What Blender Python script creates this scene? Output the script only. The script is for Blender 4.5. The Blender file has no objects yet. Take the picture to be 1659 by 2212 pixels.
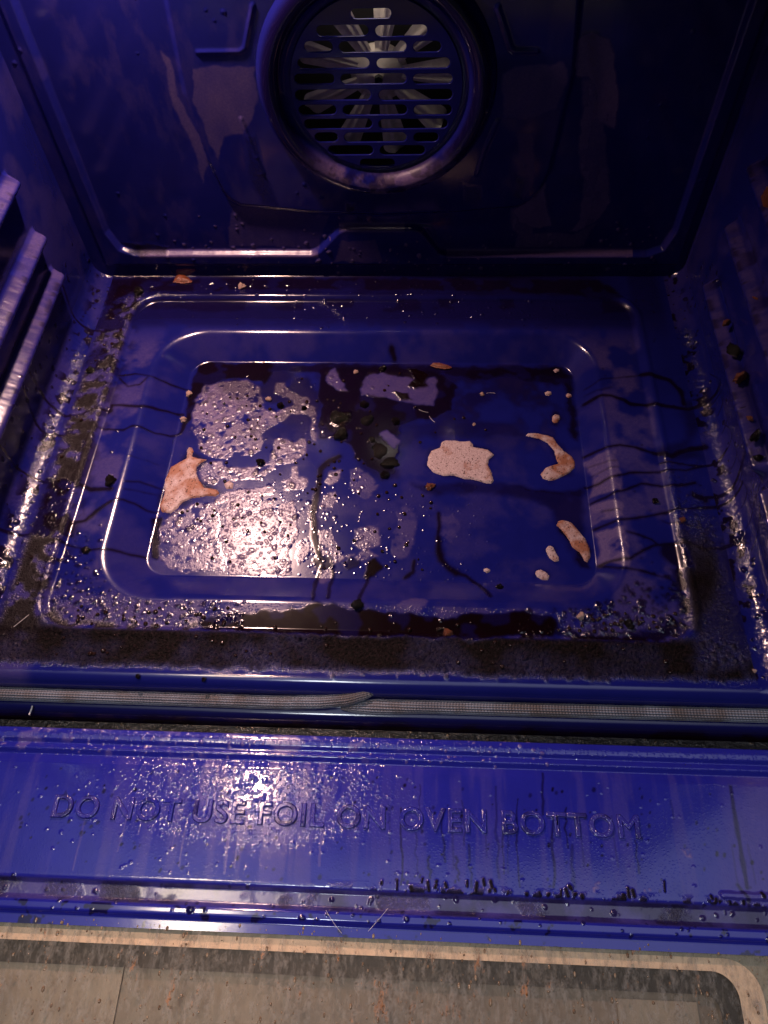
import bpy, bmesh, math, random
import numpy as np
from mathutils import Vector, Matrix

scene = bpy.context.scene
COL = scene.collection

# ------------------------------------------------------------------ camera
CAM = np.array([0.0494, -0.2096, 0.5809])
PITCH, YAW, ROLL = 0.9926, -0.0935, -0.0623
FPX, CX, CY = 1660.0, 829.5, 1106.0          # focal length and centre, photo measured 1659 wide


def cam_axes():
    f = np.array([math.sin(YAW) * math.cos(PITCH), math.cos(YAW) * math.cos(PITCH), -math.sin(PITCH)])
    r = np.array([math.cos(YAW), -math.sin(YAW), 0.0])
    u = np.cross(r, f)
    return (math.cos(ROLL) * r + math.sin(ROLL) * u, -math.sin(ROLL) * r + math.cos(ROLL) * u, f)


RX, UX, FX = cam_axes()
cam_data = bpy.data.cameras.new('camera')
cam = bpy.data.objects.new('camera', cam_data)
COL.objects.link(cam)
cam.matrix_world = Matrix(((RX[0], UX[0], -FX[0], CAM[0]), (RX[1], UX[1], -FX[1], CAM[1]),
                           (RX[2], UX[2], -FX[2], CAM[2]), (0, 0, 0, 1)))
cam_data.sensor_fit = 'VERTICAL'
cam_data.sensor_height = 24.0
cam_data.lens = 24.0 * FPX / 2212.0
cam_data.clip_start = 0.01
cam_data.clip_end = 50
scene.camera = cam

# ------------------------------------------------------------------ world and lights
world = bpy.data.worlds.new('World')
scene.world = world
world.use_nodes = True
wb = world.node_tree.nodes['Background']
_n = world.node_tree.nodes
_l = world.node_tree.links
_tc = _n.new('ShaderNodeTexCoord')
_sp = _n.new('ShaderNodeSeparateXYZ')
_mr = _n.new('ShaderNodeMapRange')
_mr.interpolation_type = 'SMOOTHSTEP'
_mr.inputs[1].default_value = 0.84
_mr.inputs[2].default_value = 0.97
_mr.inputs[3].default_value = 0.030
_mr.inputs[4].default_value = 1.6
_l.new(_tc.outputs['Generated'], _sp.inputs[0])
_l.new(_sp.outputs[2], _mr.inputs[0])
_l.new(_mr.outputs[0], wb.inputs[1])
wb.inputs[0].default_value = (0.62, 0.66, 0.86, 1)


def area(name, loc, target, size, power, color, shape='DISK', size_y=None, spread=180):
    d = bpy.data.lights.new(name, 'AREA')
    d.shape = shape
    d.size = size
    if size_y:
        d.size_y = size_y
    d.energy = power
    d.color = color
    d.spread = math.radians(spread)
    o = bpy.data.objects.new(name, d)
    COL.objects.link(o)
    o.location = loc
    v = Vector(target) - Vector(loc)
    o.rotation_euler = v.to_track_quat('-Z', 'Y').to_euler()
    return o


area('oven_lamp_light', (-0.222, 0.445, 0.496), (-0.185, 0.18, 0.0), 0.029, 2.9, (1.0, 0.61, 0.51), spread=132)
area('front_lamp_light', (-0.182, 0.048, 0.496), (-0.07, -0.09, 0.0), 0.018, 0.085, (1.0, 0.62, 0.5), spread=46)
area('room_lamp_light', (-0.30, -0.95, 2.1), (0.0, -0.05, 0.0), 0.22, 9.0, (0.86, 0.92, 1.0))
area('second_room_lamp_light', (-0.66, -0.165, 2.1), (0.0, -0.05, 0.0), 0.25, 8.0, (1.0, 0.80, 0.62))

scene.view_settings.view_transform = 'Standard'
scene.view_settings.look = 'None'
scene.view_settings.exposure = 0.0
scene.view_settings.gamma = 1.0
scene.render.engine = 'CYCLES'

# ------------------------------------------------------------------ helpers
RNG = np.random.RandomState(7)
_tab = RNG.rand(257, 257)
_tab[256, :] = _tab[0, :]
_tab[:, 256] = _tab[:, 0]


def vnoise(x, y, scale, seed=0):
    x = np.asarray(x) / scale + seed * 17.31 + 1000
    y = np.asarray(y) / scale + seed * 9.77 + 1000
    xi = np.floor(x).astype(int)
    yi = np.floor(y).astype(int)
    fx = x - xi
    fy = y - yi
    xi = xi % 256
    yi = yi % 256
    fx = fx * fx * (3 - 2 * fx)
    fy = fy * fy * (3 - 2 * fy)
    a = _tab[xi, yi] * (1 - fx) + _tab[xi + 1, yi] * fx
    b = _tab[xi, yi + 1] * (1 - fx) + _tab[xi + 1, yi + 1] * fx
    return a * (1 - fy) + b * fy


def fbm(x, y, scale, seed=0, octs=4):
    s = 0
    a = 1.0
    t = 0
    for i in range(octs):
        s = s + a * vnoise(x, y, scale / 2 ** i, seed + i * 3)
        t += a
        a *= 0.55
    return s / t


def sm(a, b, x):
    t = np.clip((x - a) / (b - a), 0, 1)
    return t * t * (3 - 2 * t)


def blur(a, n):
    for _ in range(n):
        b = a.copy()
        b[1:-1] = (a[:-2] + 2 * a[1:-1] + a[2:]) / 4
        c = b.copy()
        c[:, 1:-1] = (b[:, :-2] + 2 * b[:, 1:-1] + b[:, 2:]) / 4
        a = c
    return a


def rrect(X, Y, x0, x1, y0, y1, r):
    qx = np.abs(X - (x0 + x1) / 2) - (x1 - x0) / 2 + r
    qy = np.abs(Y - (y0 + y1) / 2) - (y1 - y0) / 2 + r
    return np.hypot(np.maximum(qx, 0), np.maximum(qy, 0)) + np.minimum(np.maximum(qx, qy), 0) - r


def link(ob, parent=None):
    COL.objects.link(ob)
    if parent:
        ob.parent = parent
    return ob


def tag(o, label, cat, group=None, kind=None):
    o['label'] = label
    o['category'] = cat
    if group:
        o['group'] = group
    if kind:
        o['kind'] = kind


def smooth(me):
    me.polygons.foreach_set('use_smooth', np.ones(len(me.polygons), dtype=bool))


def grid_mesh(name, P, soil=None, splat=None, keep=None, mat=None, parent=None, flip=False):
    nu, nv = P.shape[:2]
    idx = np.arange(nu * nv).reshape(nu, nv)
    q = np.stack([idx[:-1, :-1], idx[1:, :-1], idx[1:, 1:], idx[:-1, 1:]], -1)
    if flip:
        q = q[..., ::-1]
    if keep is not None:
        q = q[keep]
    q = q.reshape(-1, 4)
    me = bpy.data.meshes.new(name)
    me.vertices.add(nu * nv)
    me.vertices.foreach_set('co', P.reshape(-1).astype(np.float32))
    n = len(q)
    me.loops.add(n * 4)
    me.loops.foreach_set('vertex_index', q.reshape(-1).astype(np.int32))
    me.polygons.add(n)
    me.polygons.foreach_set('loop_start', np.arange(0, n * 4, 4, dtype=np.int32))
    me.update(calc_edges=True)
    smooth(me)
    if soil is not None:
        a = me.attributes.new('soil', 'FLOAT_COLOR', 'POINT')
        c = np.ones((nu * nv, 4), dtype=np.float32)
        for k in range(3):
            c[:, k] = np.clip(soil[k], 0, 1).reshape(-1)
        c[:, 3] = np.clip(splat, 0, 1).reshape(-1) if splat is not None else 0
        a.data.foreach_set('color', c.reshape(-1))
    if mat:
        me.materials.append(mat)
    return link(bpy.data.objects.new(name, me), parent)


def bm_obj(name, bm, mat, parent=None, sm_=True):
    me = bpy.data.meshes.new(name)
    bm.to_mesh(me)
    bm.free()
    if mat:
        me.materials.append(mat)
    if sm_:
        smooth(me)
    return link(bpy.data.objects.new(name, me), parent)


# ---- photo points onto the real surfaces of the oven --------------------------------
RC = 0.02             # floor-to-wall fillet radius
HS = 0.31             # half width of the flat floor
DEPTH = 0.49


def rays(pts):
    p = np.asarray(pts, float)
    d = FX[None] * FPX + RX[None] * (p[:, :1] - CX) - UX[None] * (p[:, 1:] - CY)
    return d / np.linalg.norm(d, axis=1)[:, None]


def on_z(pts, z):
    d = rays(pts)
    return (CAM + d * ((z - CAM[2]) / d[:, 2])[:, None])


def on_back(pts, y=DEPTH):
    d = rays(pts)
    P = CAM + d * ((y - CAM[1]) / d[:, 1])[:, None]
    return P[:, [0, 2]]


L1, L2 = -0.004, -0.0240
R_OUT = (-0.2745, 0.2715, 0.0485, 0.4505)
R_SLO = (-0.2400, 0.2265, 0.0765, 0.4045)
R_BAS = (-0.2015, 0.2030, 0.1125, 0.3733)


def floor_h(X, Y):
    dO = rrect(X, Y, *R_OUT, 0.030)
    dS = rrect(X, Y, *R_SLO, 0.055)
    dB = rrect(X, Y, *R_BAS, 0.020)
    h = L1 * sm(0.0030, -0.0050, dO)
    t = np.clip(-dS / np.maximum(-dS + np.maximum(dB, 0), 1e-6), 0, 1)
    t = np.where(dS > 0, 0, t)
    ka, kb = 0.24, 0.085         # wide roll at the top edge, tighter one at the basin floor
    t2 = np.where(t < ka, t * t / (2 * ka), t - ka / 2)
    t2 = np.where(t > 1 - kb, 1 - kb / 2 - ka / 2 - (1 - t) ** 2 / (2 * kb), t2)
    t2 = np.clip(t2 / (1 - ka / 2 - kb / 2), 0, 1)
    h = h + (L2 - L1) * t2
    # low raised bead round the outer frame line
    h = h + 0.0009 * np.exp(-((dO - 0.0045) / 0.0028) ** 2)
    return h


ZBAS = L2


def on_liner(pts):
    """photo points -> (s, t) on the floor-and-side-walls surface"""
    d = rays(pts)
    out = []
    for k in range(len(d)):
        tt = np.linspace(0.35, 1.25, 3600)
        P = CAM + d[k][None] * tt[:, None]
        ax = np.abs(P[:, 0])
        zf = np.where(ax <= HS, 0.0, RC - np.sqrt(np.clip(RC ** 2 - (ax - HS) ** 2, 0, None)))
        inner = (P[:, 1] > 0) & (ax < HS)
        hh = np.zeros(len(tt))
        hh[inner] = floor_h(P[inner, 0], P[inner, 1])
        hit = (P[:, 2] < zf + hh) | (ax > HS + RC)
        i = int(np.argmax(hit)) if hit.any() else len(tt) - 1
        x, y, z = P[i]
        if abs(x) <= HS:
            s = x
        elif z < RC:
            s = math.copysign(HS + RC * math.atan2(abs(x) - HS, RC - z), x)
        else:
            s = math.copysign(HS + RC * math.pi / 2 + z - RC, x)
        out.append((s, y))
    return np.array(out)


VIEWS = {'A': (0, 1000, 1.2762), 'B': (500, 1300, 1.185), 'C': (1500, 1300, 1.659), 'D': (2300, 1300, 1.475),
         'E': (1150, 1380, 2.0738), 'F': (0, 2200, 1.659), 'G': (0, 550, 1.924), 'H': (2624, 550, 1.525),
         'K': (1924, 0, 1.508), 'L': (0, 0, 1.508), 'M': (900, 0, 1.3825), 'V': (0, 0, 0.5486),
         'N': (1500, 2400, 1.0886), 'O': (0, 2400, 1.106), 'P': (0, 3300, 1.106), 'Q': (1500, 3300, 1.0886)}


def px(view, pts):
    ox, oy, s = VIEWS[view]
    return [((ox + x / s) * 0.5486, (oy + y / s) * 0.5486) for x, y in pts]


class Dom:
    """a surface patch in metres with soiling layers that are drawn onto it"""

    def __init__(self, S, T, warp=0.0016, seed=1):
        self.S, self.T = S, T
        self.ds = S[1, 0] - S[0, 0]
        self.dt = T[0, 1] - T[0, 0]
        w1 = fbm(S, T, 0.014, seed, 4) - 0.5
        w2 = fbm(S, T, 0.014, seed + 40, 4) - 0.5
        self.WS = S + w1 * warp * 4
        self.WT = T + w2 * warp * 4
        z = np.zeros_like(S)
        self.film, self.grease, self.crust, self.splat, self.h = z.copy(), z.copy(), z.copy(), z.copy(), z.copy()

    def box(self, P, pad):
        s0, t0 = P.min(0) - pad
        s1, t1 = P.max(0) + pad
        i0 = int(np.clip((s0 - self.S[0, 0]) / self.ds, 0, self.S.shape[0] - 1))
        i1 = int(np.clip((s1 - self.S[0, 0]) / self.ds + 2, 1, self.S.shape[0]))
        j0 = int(np.clip((t0 - self.T[0, 0]) / self.dt, 0, self.S.shape[1] - 1))
        j1 = int(np.clip((t1 - self.T[0, 0]) / self.dt + 2, 1, self.S.shape[1]))
        return slice(i0, i1), slice(j0, j1)

    @staticmethod
    def segdist(X, Y, A, B):
        ab = B - A
        L = max(ab @ ab, 1e-12)
        t = np.clip(((X - A[0]) * ab[0] + (Y - A[1]) * ab[1]) / L, 0, 1)
        return np.hypot(X - A[0] - t * ab[0], Y - A[1] - t * ab[1]), t

    def stroke(self, P, w, soft=0.6):
        """returns (slices, mask) for a line of width w metres"""
        P = np.asarray(P, float)
        sl = self.box(P, w * 3 + 0.008)
        X = self.S[sl] + 0.3 * (self.WS[sl] - self.S[sl])
        Y = self.T[sl] + 0.3 * (self.WT[sl] - self.T[sl])
        d = np.full(X.shape, 9.0)
        for i in range(len(P) - 1):
            dd, _ = self.segdist(X, Y, P[i], P[i + 1])
            d = np.minimum(d, dd)
        wv = w / 2 * (0.55 + 0.9 * fbm(X, Y, 0.012, 77, 3))
        return sl, 1 - sm(wv * (1 - soft), wv * (1 + soft), d)

    def poly(self, P, soft=0.0012):
        P = np.asarray(P, float)
        sl = self.box(P, soft * 3 + 0.008)
        X, Y = self.WS[sl], self.WT[sl]
        d = np.full(X.shape, 9.0)
        ins = np.zeros(X.shape, bool)
        n = len(P)
        for i in range(n):
            A, B = P[i], P[(i + 1) % n]
            dd, _ = self.segdist(X, Y, A, B)
            d = np.minimum(d, dd)
            if A[1] != B[1]:
                c = ((A[1] > Y) != (B[1] > Y)) & (X < (B[0] - A[0]) * (Y - A[1]) / (B[1] - A[1]) + A[0])
                ins ^= c
        sd = np.where(ins, -d, d)
        return sl, 1 - sm(-soft, soft, sd), sd

    def put(self, layer, sl, m, v=1.0):
        a = getattr(self, layer)
        a[sl] = np.maximum(a[sl], m * v)

    def cut(self, layer, sl, m):
        a = getattr(self, layer)
        a[sl] = a[sl] * (1 - m)

    def bumps(self, n, rmin, rmax, hfac, where=None, layer=None, val=0.8, seed=3, box=None, hollow=0.0):
        r_ = np.random.RandomState(seed)
        s0, s1, t0, t1 = box or (self.S[0, 0], self.S[-1, 0], self.T[0, 0], self.T[0, -1])
        k = 0
        tries = 0
        while k < n and tries < n * 30:
            tries += 1
            s = r_.uniform(s0, s1)
            t = r_.uniform(t0, t1)
            i = int((s - self.S[0, 0]) / self.ds)
            j = int((t - self.T[0, 0]) / self.dt)
            if not (0 <= i < self.S.shape[0] and 0 <= j < self.S.shape[1]):
                continue
            if where is not None and r_.rand() > where[i, j]:
                continue
            k += 1
            r = rmin * (rmax / rmin) ** (r_.rand() ** 2.2)
            sl = self.box(np.array([[s, t]]), r * 1.6)
            X, Y = self.S[sl] - s, self.T[sl] - t
            an = r_.uniform(0, math.pi)
            e = r_.uniform(1, 1.5)
            U = (X * math.cos(an) + Y * math.sin(an)) / e
            Vv = (-X * math.sin(an) + Y * math.cos(an))
            d = np.hypot(U, Vv) / r
            m = np.sqrt(np.clip(1 - d * d, 0, 1))
            if hollow:
                m = m * (1 - hollow * np.exp(-(d / 0.55) ** 2))
            self.h[sl] += m * r * hfac
            if layer:
                self.put(layer, sl, sm(0, 0.4, m), val)


# ------------------------------------------------------------------ materials
def nodes_of(name):
    m = bpy.data.materials.new(name)
    m.use_nodes = True
    nt = m.node_tree
    return m, nt, nt.nodes, nt.links, nt.nodes['Principled BSDF']


def mixrgb(nt, a, b, fac):
    n = nt.nodes.new('ShaderNodeMix')
    n.data_type = 'RGBA'
    if isinstance(fac, (int, float)):
        n.inputs[0].default_value = fac
    else:
        nt.links.new(fac, n.inputs[0])
    for s, v in ((6, a), (7, b)):
        if isinstance(v, tuple):
            n.inputs[s].default_value = v + (1,)
        else:
            nt.links.new(v, n.inputs[s])
    return n.outputs[2]


def math_n(nt, op, a, b=None, clamp=False):
    n = nt.nodes.new('ShaderNodeMath')
    n.operation = op
    n.use_clamp = clamp
    for s, v in ((0, a), (1, b)):
        if v is None:
            continue
        if isinstance(v, (int, float)):
            n.inputs[s].default_value = v
        else:
            nt.links.new(v, n.inputs[s])
    return n.outputs[0]


def noise_n(nt, scale, detail=4, rough=0.6, vec=None):
    n = nt.nodes.new('ShaderNodeTexNoise')
    n.inputs['Scale'].default_value = scale
    n.inputs['Detail'].default_value = detail
    n.inputs['Roughness'].default_value = rough
    if vec:
        nt.links.new(vec, n.inputs['Vector'])
    return n.outputs['Fac']


def ramp_n(nt, x, a, b):
    n = nt.nodes.new('ShaderNodeMapRange')
    n.inputs[1].default_value = a
    n.inputs[2].default_value = b
    n.clamp = True
    nt.links.new(x, n.inputs[0])
    return n.outputs[0]


def enamel(name, base=(0.008, 0.010, 0.150), rough=0.12, bump=1.0):
    m, nt, N, L, P = nodes_of(name)
    at = N.new('ShaderNodeAttribute')
    at.attribute_name = 'soil'
    sep = N.new('ShaderNodeSeparateColor')
    L.new(at.outputs['Color'], sep.inputs[0])
    film, grease, crust = sep.outputs[0], sep.outputs[1], sep.outputs[2]
    splat = at.outputs['Alpha']
    tc = N.new('ShaderNodeTexCoord').outputs['Object']
    n1 = noise_n(nt, 45, 5, 0.6, tc)
    n2 = noise_n(nt, 420, 4, 0.7, tc)
    n3 = noise_n(nt, 1400, 2, 0.6, tc)
    col = mixrgb(nt, base, tuple(c * 0.70 for c in base), n1)
    filmc = mixrgb(nt, (0.17, 0.11, 0.22), (0.36, 0.24, 0.33), n2)
    ff = math_n(nt, 'MULTIPLY', film, math_n(nt, 'ADD', math_n(nt, 'MULTIPLY', n2, 0.35), 0.28), True)
    col = mixrgb(nt, col, filmc, ff)
    crc = mixrgb(nt, (0.0016, 0.0008, 0.001), (0.024, 0.012, 0.015), ramp_n(nt, n2, 0.48, 0.74))
    cf = math_n(nt, 'MULTIPLY', crust, ramp_n(nt, math_n(nt, 'ADD', n2, math_n(nt, 'MULTIPLY', crust, 0.55)), 0.62, 0.84), True)
    col = mixrgb(nt, col, crc, cf)
    gc = mixrgb(nt, (0.0060, 0.0014, 0.0028), (0.0022, 0.0008, 0.0012), n1)
    col = mixrgb(nt, col, gc, grease)
    L.new(col, P.inputs['Base Color'])
    # roughness
    r = math_n(nt, 'ADD', rough, math_n(nt, 'MULTIPLY', film, 0.20))
    r = math_n(nt, 'ADD', r, math_n(nt, 'MULTIPLY', cf, 0.36))
    r = math_n(nt, 'ADD', r, math_n(nt, 'MULTIPLY', n1, 0.05))
    r = math_n(nt, 'ADD', r, math_n(nt, 'MULTIPLY', grease, -0.01), True)
    L.new(r, P.inputs['Roughness'])
    P.inputs['IOR'].default_value = 1.55
    L.new(math_n(nt, 'SUBTRACT', 0.5, math_n(nt, 'MULTIPLY', cf, 0.42)), P.inputs['Specular IOR Level'])
    L.new(math_n(nt, 'MULTIPLY', film, 0.16), P.inputs['Coat Weight'])
    P.inputs['Coat Roughness'].default_value = 0.20
    # relief
    vor = N.new('ShaderNodeTexVoronoi')
    vor.inputs['Scale'].default_value = 520
    L.new(tc, vor.inputs['Vector'])
    dots = ramp_n(nt, vor.outputs['Distance'], 0.42, 0.0)
    hh = math_n(nt, 'MULTIPLY', math_n(nt, 'MULTIPLY', noise_n(nt, 1150, 4, 0.65, tc), crust), 1.0)
    hh = math_n(nt, 'ADD', hh, math_n(nt, 'MULTIPLY', math_n(nt, 'MULTIPLY', n3, film), 0.10))
    hh = math_n(nt, 'ADD', hh, math_n(nt, 'MULTIPLY', math_n(nt, 'MULTIPLY', dots, splat), 0.9))
    hh = math_n(nt, 'ADD', hh, math_n(nt, 'MULTIPLY', n1, 0.05))
    b = N.new('ShaderNodeBump')
    b.inputs['Strength'].default_value = bump
    b.inputs['Distance'].default_value = 0.0009
    L.new(hh, b.inputs['Height'])
    L.new(b.outputs[0], P.inputs['Normal'])
    return m


M = {}
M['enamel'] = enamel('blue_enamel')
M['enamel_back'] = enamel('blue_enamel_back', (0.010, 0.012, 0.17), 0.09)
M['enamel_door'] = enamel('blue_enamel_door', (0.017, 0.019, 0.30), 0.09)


def simple(name, c1, c2, rough, scale=200, bump=0.3, dist=0.0006, metal=0.0, detail=5, spec=0.5, lo=0.3, hi=0.7):
    m, nt, N, L, P = nodes_of(name)
    tc = N.new('ShaderNodeTexCoord').outputs['Object']
    n = noise_n(nt, scale, detail, 0.65, tc)
    L.new(mixrgb(nt, c1, c2, ramp_n(nt, n, lo, hi)), P.inputs['Base Color'])
    P.inputs['Roughness'].default_value = rough
    P.inputs['Metallic'].default_value = metal
    P.inputs['Specular IOR Level'].default_value = spec
    b = N.new('ShaderNodeBump')
    b.inputs['Strength'].default_value = bump
    b.inputs['Distance'].default_value = dist
    L.new(n, b.inputs['Height'])
    L.new(b.outputs[0], P.inputs['Normal'])
    return m


def residue_mat(name, rust):
    m, nt, N, L, P = nodes_of(name)
    tc = N.new('ShaderNodeTexCoord').outputs['Object']
    a = noise_n(nt, 55, 5, 0.6, tc)
    f = noise_n(nt, 700, 3, 0.7, tc)
    vor = N.new('ShaderNodeTexVoronoi')
    vor.inputs['Scale'].default_value = 480
    L.new(tc, vor.inputs['Vector'])
    col = mixrgb(nt, (0.55, 0.42, 0.42), (0.25, 0.165, 0.17), ramp_n(nt, f, 0.3, 0.75))
    col = mixrgb(nt, col, (0.24, 0.075, 0.028), math_n(nt, 'MULTIPLY', ramp_n(nt, a, 0.62 - 0.45 * rust, 0.78 - 0.40 * rust), 0.92))
    pore = math_n(nt, 'MULTIPLY', ramp_n(nt, vor.outputs['Distance'], 0.34, 0.20), ramp_n(nt, noise_n(nt, 230, 2, 0.5, tc), 0.46, 0.56))
    col = mixrgb(nt, col, (0.07, 0.035, 0.03), pore)
    L.new(col, P.inputs['Base Color'])
    P.inputs['Roughness'].default_value = 0.5
    b = N.new('ShaderNodeBump')
    b.inputs['Strength'].default_value = 0.7
    b.inputs['Distance'].default_value = 0.0007
    L.new(math_n(nt, 'SUBTRACT', f, pore), b.inputs['Height'])
    L.new(b.outputs[0], P.inputs['Normal'])
    return m


M['residue'] = residue_mat('dried_residue', 0.15)
M['residue_rust'] = residue_mat('browned_residue', 0.52)
M['burnt'] = simple('burnt_grease', (0.003, 0.002, 0.002), (0.010, 0.006, 0.005), 0.12, 500, 1.0, 0.0012)
M['bead'] = simple('grease_bead', (0.005, 0.002, 0.002), (0.03, 0.012, 0.008), 0.08, 300, 0.3, 0.0004)
M['crumb'] = simple('baked_crumb', (0.22, 0.060, 0.024), (0.07, 0.020, 0.010), 0.38, 420, 0.9, 0.0012)
M['palecrumb'] = simple('pale_crumb', (0.50, 0.36, 0.32), (0.28, 0.17, 0.14), 0.5, 500, 0.8, 0.0008)
M['fanmetal'] = simple('fan_metal', (0.80, 0.72, 0.62), (0.50, 0.42, 0.36), 0.34, 60, 0.15, 0.0004, 0.0)
M['black'] = simple('black_steel', (0.006, 0.006, 0.008), (0.012, 0.011, 0.012), 0.5, 120, 0.2)
M['crustglints'] = simple('soiled_glinting_steel', (0.005, 0.004, 0.004), (0.20, 0.13, 0.07), 0.22, 160, 1.0, 0.0015, 0.3, 6, 0.6, 0.60, 0.75)  # gold-brown streaks paint glints onto the crusted strip
M['fiber'] = simple('pale_fibre', (0.75, 0.72, 0.72), (0.55, 0.5, 0.5), 0.5, 500, 0.1)

# ------------------------------------------------------------------ the oven
oven = bpy.data.objects.new('oven', None)
link(oven)
tag(oven, 'dirty blue enamel oven interior with its door folded down open', 'oven')

RF = 0.012            # front lip roll
RB = 0.012            # fillet to the back wall


def liner(S, T, H):
    """points of the floor/side wall surface with height H along its normal"""
    sg = np.sign(S)
    a = np.abs(S)
    th = np.clip((a - HS) / RC, 0, math.pi / 2)
    up = np.clip(a - HS - RC * math.pi / 2, 0, None)
    x = np.minimum(a, HS) + RC * np.sin(th)
    z = RC * (1 - np.cos(th)) + up
    nx, nz = -np.sin(th), np.cos(th)
    # front roll (drops away) and back fillet (rises)
    fa = np.clip((RF - T) / RF, 0, math.pi / 2)
    fs = np.clip((RF - T) - RF * math.pi / 2, 0, None)
    ba = np.clip((T - (DEPTH - RB)) / RB, 0, math.pi / 2)
    y = np.where(T < RF, RF - RF * np.sin(fa), np.where(T > DEPTH - RB, DEPTH - RB + RB * np.sin(ba), T))
    drop = -RF * (1 - np.cos(fa)) - fs + RB * (1 - np.cos(ba))
    ang = fa - ba
    ca, sa = np.cos(ang), -np.sin(ang)
    hx = drop + H * ca
    x = x + nx * hx
    z = z + nz * hx
    y = y + H * sa
    return np.stack([x * sg, y, z], -1)


# ---------------- floor
res = 0.00070
s_ = np.arange(-HS, HS + res / 2, res)
s_ = np.linspace(-HS, HS, len(s_))
t_ = np.linspace(-0.016, DEPTH + RB * 0.55, int((DEPTH + 0.022) / res))
S, T = np.meshgrid(s_, t_, indexing='ij')
F = Dom(S, T, 0.0026)
FH = floor_h(S, T)
FH = np.where(T > 0.02, FH, 0)
dO = rrect(S, T, *R_OUT, 0.030)
dS = rrect(S, T, *R_SLO, 0.055)
dB = rrect(S, T, *R_BAS, 0.020)
nA = fbm(S, T, 0.030, 5, 5)
nB = fbm(S, T, 0.009, 11, 4)
nC = fbm(S, T, 0.0035, 21, 3)
nD = fbm(S, T, 0.06, 31, 3)
inB = sm(0.001, -0.001, dB)
inS = sm(0.001, -0.001, dS)
inO = sm(0.001, -0.001, dO)
rim = 1 - inO
mid = inO * (1 - inS)
slope = inS * (1 - inB)

# --- rim: baked-on crust, heaviest left, right-front and front, clean blue at the lip
edge = 0.0125 + 0.006 * (fbm(S, T * 0 + 3, 0.03, 8, 4) - 0.3) + 0.004 * (nB - 0.5)
front = rim * sm(0.060, 0.045, T) * sm(edge - 0.003, edge + 0.007, T)
left = rim * sm(-0.262, -0.276, S) * (0.25 + 0.75 * sm(-0.309, -0.300, S))
right = rim * sm(0.262, 0.275, S) * (0.25 + 0.75 * sm(0.309, 0.298, S))
backr = rim * sm(0.445, 0.455, T)
F.crust = np.maximum(F.crust, front * np.clip(0.88 + 0.8 * (nA - 0.5) + 0.12 * sm(0.02, 0.045, T), 0, 1))
heavyL = sm(0.47, 0.62, nA + 0.10 * np.exp(-((T - 0.39) / 0.05) ** 2) + 0.12 * sm(0.22, 0.10, T))
F.crust = np.maximum(F.crust, left * (0.25 * 0 + 0.10 + 0.55 * sm(0.50, 0.62, nB + 0.15 * heavyL) + 0.12 * heavyL) * sm(edge, edge + .004, T))
F.film = np.maximum(F.film, left * 0.24)
F.grease = np.maximum(F.grease, left * sm(0.45, 0.53, nB + 0.10 * heavyL) * 0.97 * sm(.02, .05, T))
F.crust = np.maximum(F.crust, right * np.clip(sm(0.19, 0.10, T) * 0.85 + 0.25 * nB, 0, 1) * sm(edge, edge + .004, T))
F.grease = np.maximum(F.grease, right * (0.55 * sm(0.18, 0.12, T) * sm(0.03, 0.06, T) * sm(0.35, 0.6, nA + 0.1) + 0.5 * sm(0.36, 0.44, T)))
F.grease = np.maximum(F.grease, backr * (0.62 + 0.5 * (nA - 0.4)) * sm(0.30, 0.22, S))
F.crust = np.maximum(F.crust, backr * 0.4 * sm(-0.20, -0.25, S))
F.splat = np.maximum(F.splat, np.clip(front * 0.9 + left * 0.7 + right * 0.7 * sm(0.3, 0.15, T), 0, 1))

# --- between frame line and slope
F.film = np.maximum(F.film, mid * 0.26 * sm(0.40, 0.60, nA) * sm(0.42, 0.36, T))
F.grease = np.maximum(F.grease, mid * 0.5 * sm(0.40, 0.415, T) * sm(0.36, 0.5, nA))
F.film = np.maximum(F.film, mid * 0.40 * sm(0.10, 0.06, T) * sm(0.02, -0.1, S) * sm(0.36, 0.5, nB))
F.splat = np.maximum(F.splat, mid * 0.5 * sm(0.09, 0.07, T))
F.crust = np.maximum(F.crust, mid * sm(0.012, 0.0, np.abs(dO + 0.004)) * 0.5 * sm(0.40, 0.55, nB) * sm(0.16, 0.09, T))
F.grease = np.maximum(F.grease, mid * sm(0.016, 0.002, -dO) * sm(0.47, 0.56, nB) * np.clip(sm(0.2, 0.12, T) + sm(-0.25, -0.26, S) * 0.6, 0, 1))
F.grease = np.maximum(F.grease, mid * sm(0.40, 0.425, T) * 0.62)
F.grease = np.maximum(F.grease, mid * sm(0.420, 0.436, T + 0.014 * (nA - .5)) * sm(0.42, 0.56, nD + nB * .2) * 0.8)
F.film = np.maximum(F.film, inB * 0.10 * sm(0.45, 0.7, nA))
F.grease = np.maximum(F.grease, inB * 0.62 * sm(0.24, 0.33, T + 0.05 * (nD - .5)) * sm(0.35, 0.55, nA))
F.film = np.maximum(F.film, slope * 0.10 * sm(0.4, 0.7, nA))


def FL(view, pts):
    return on_liner(px(view, pts))


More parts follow.
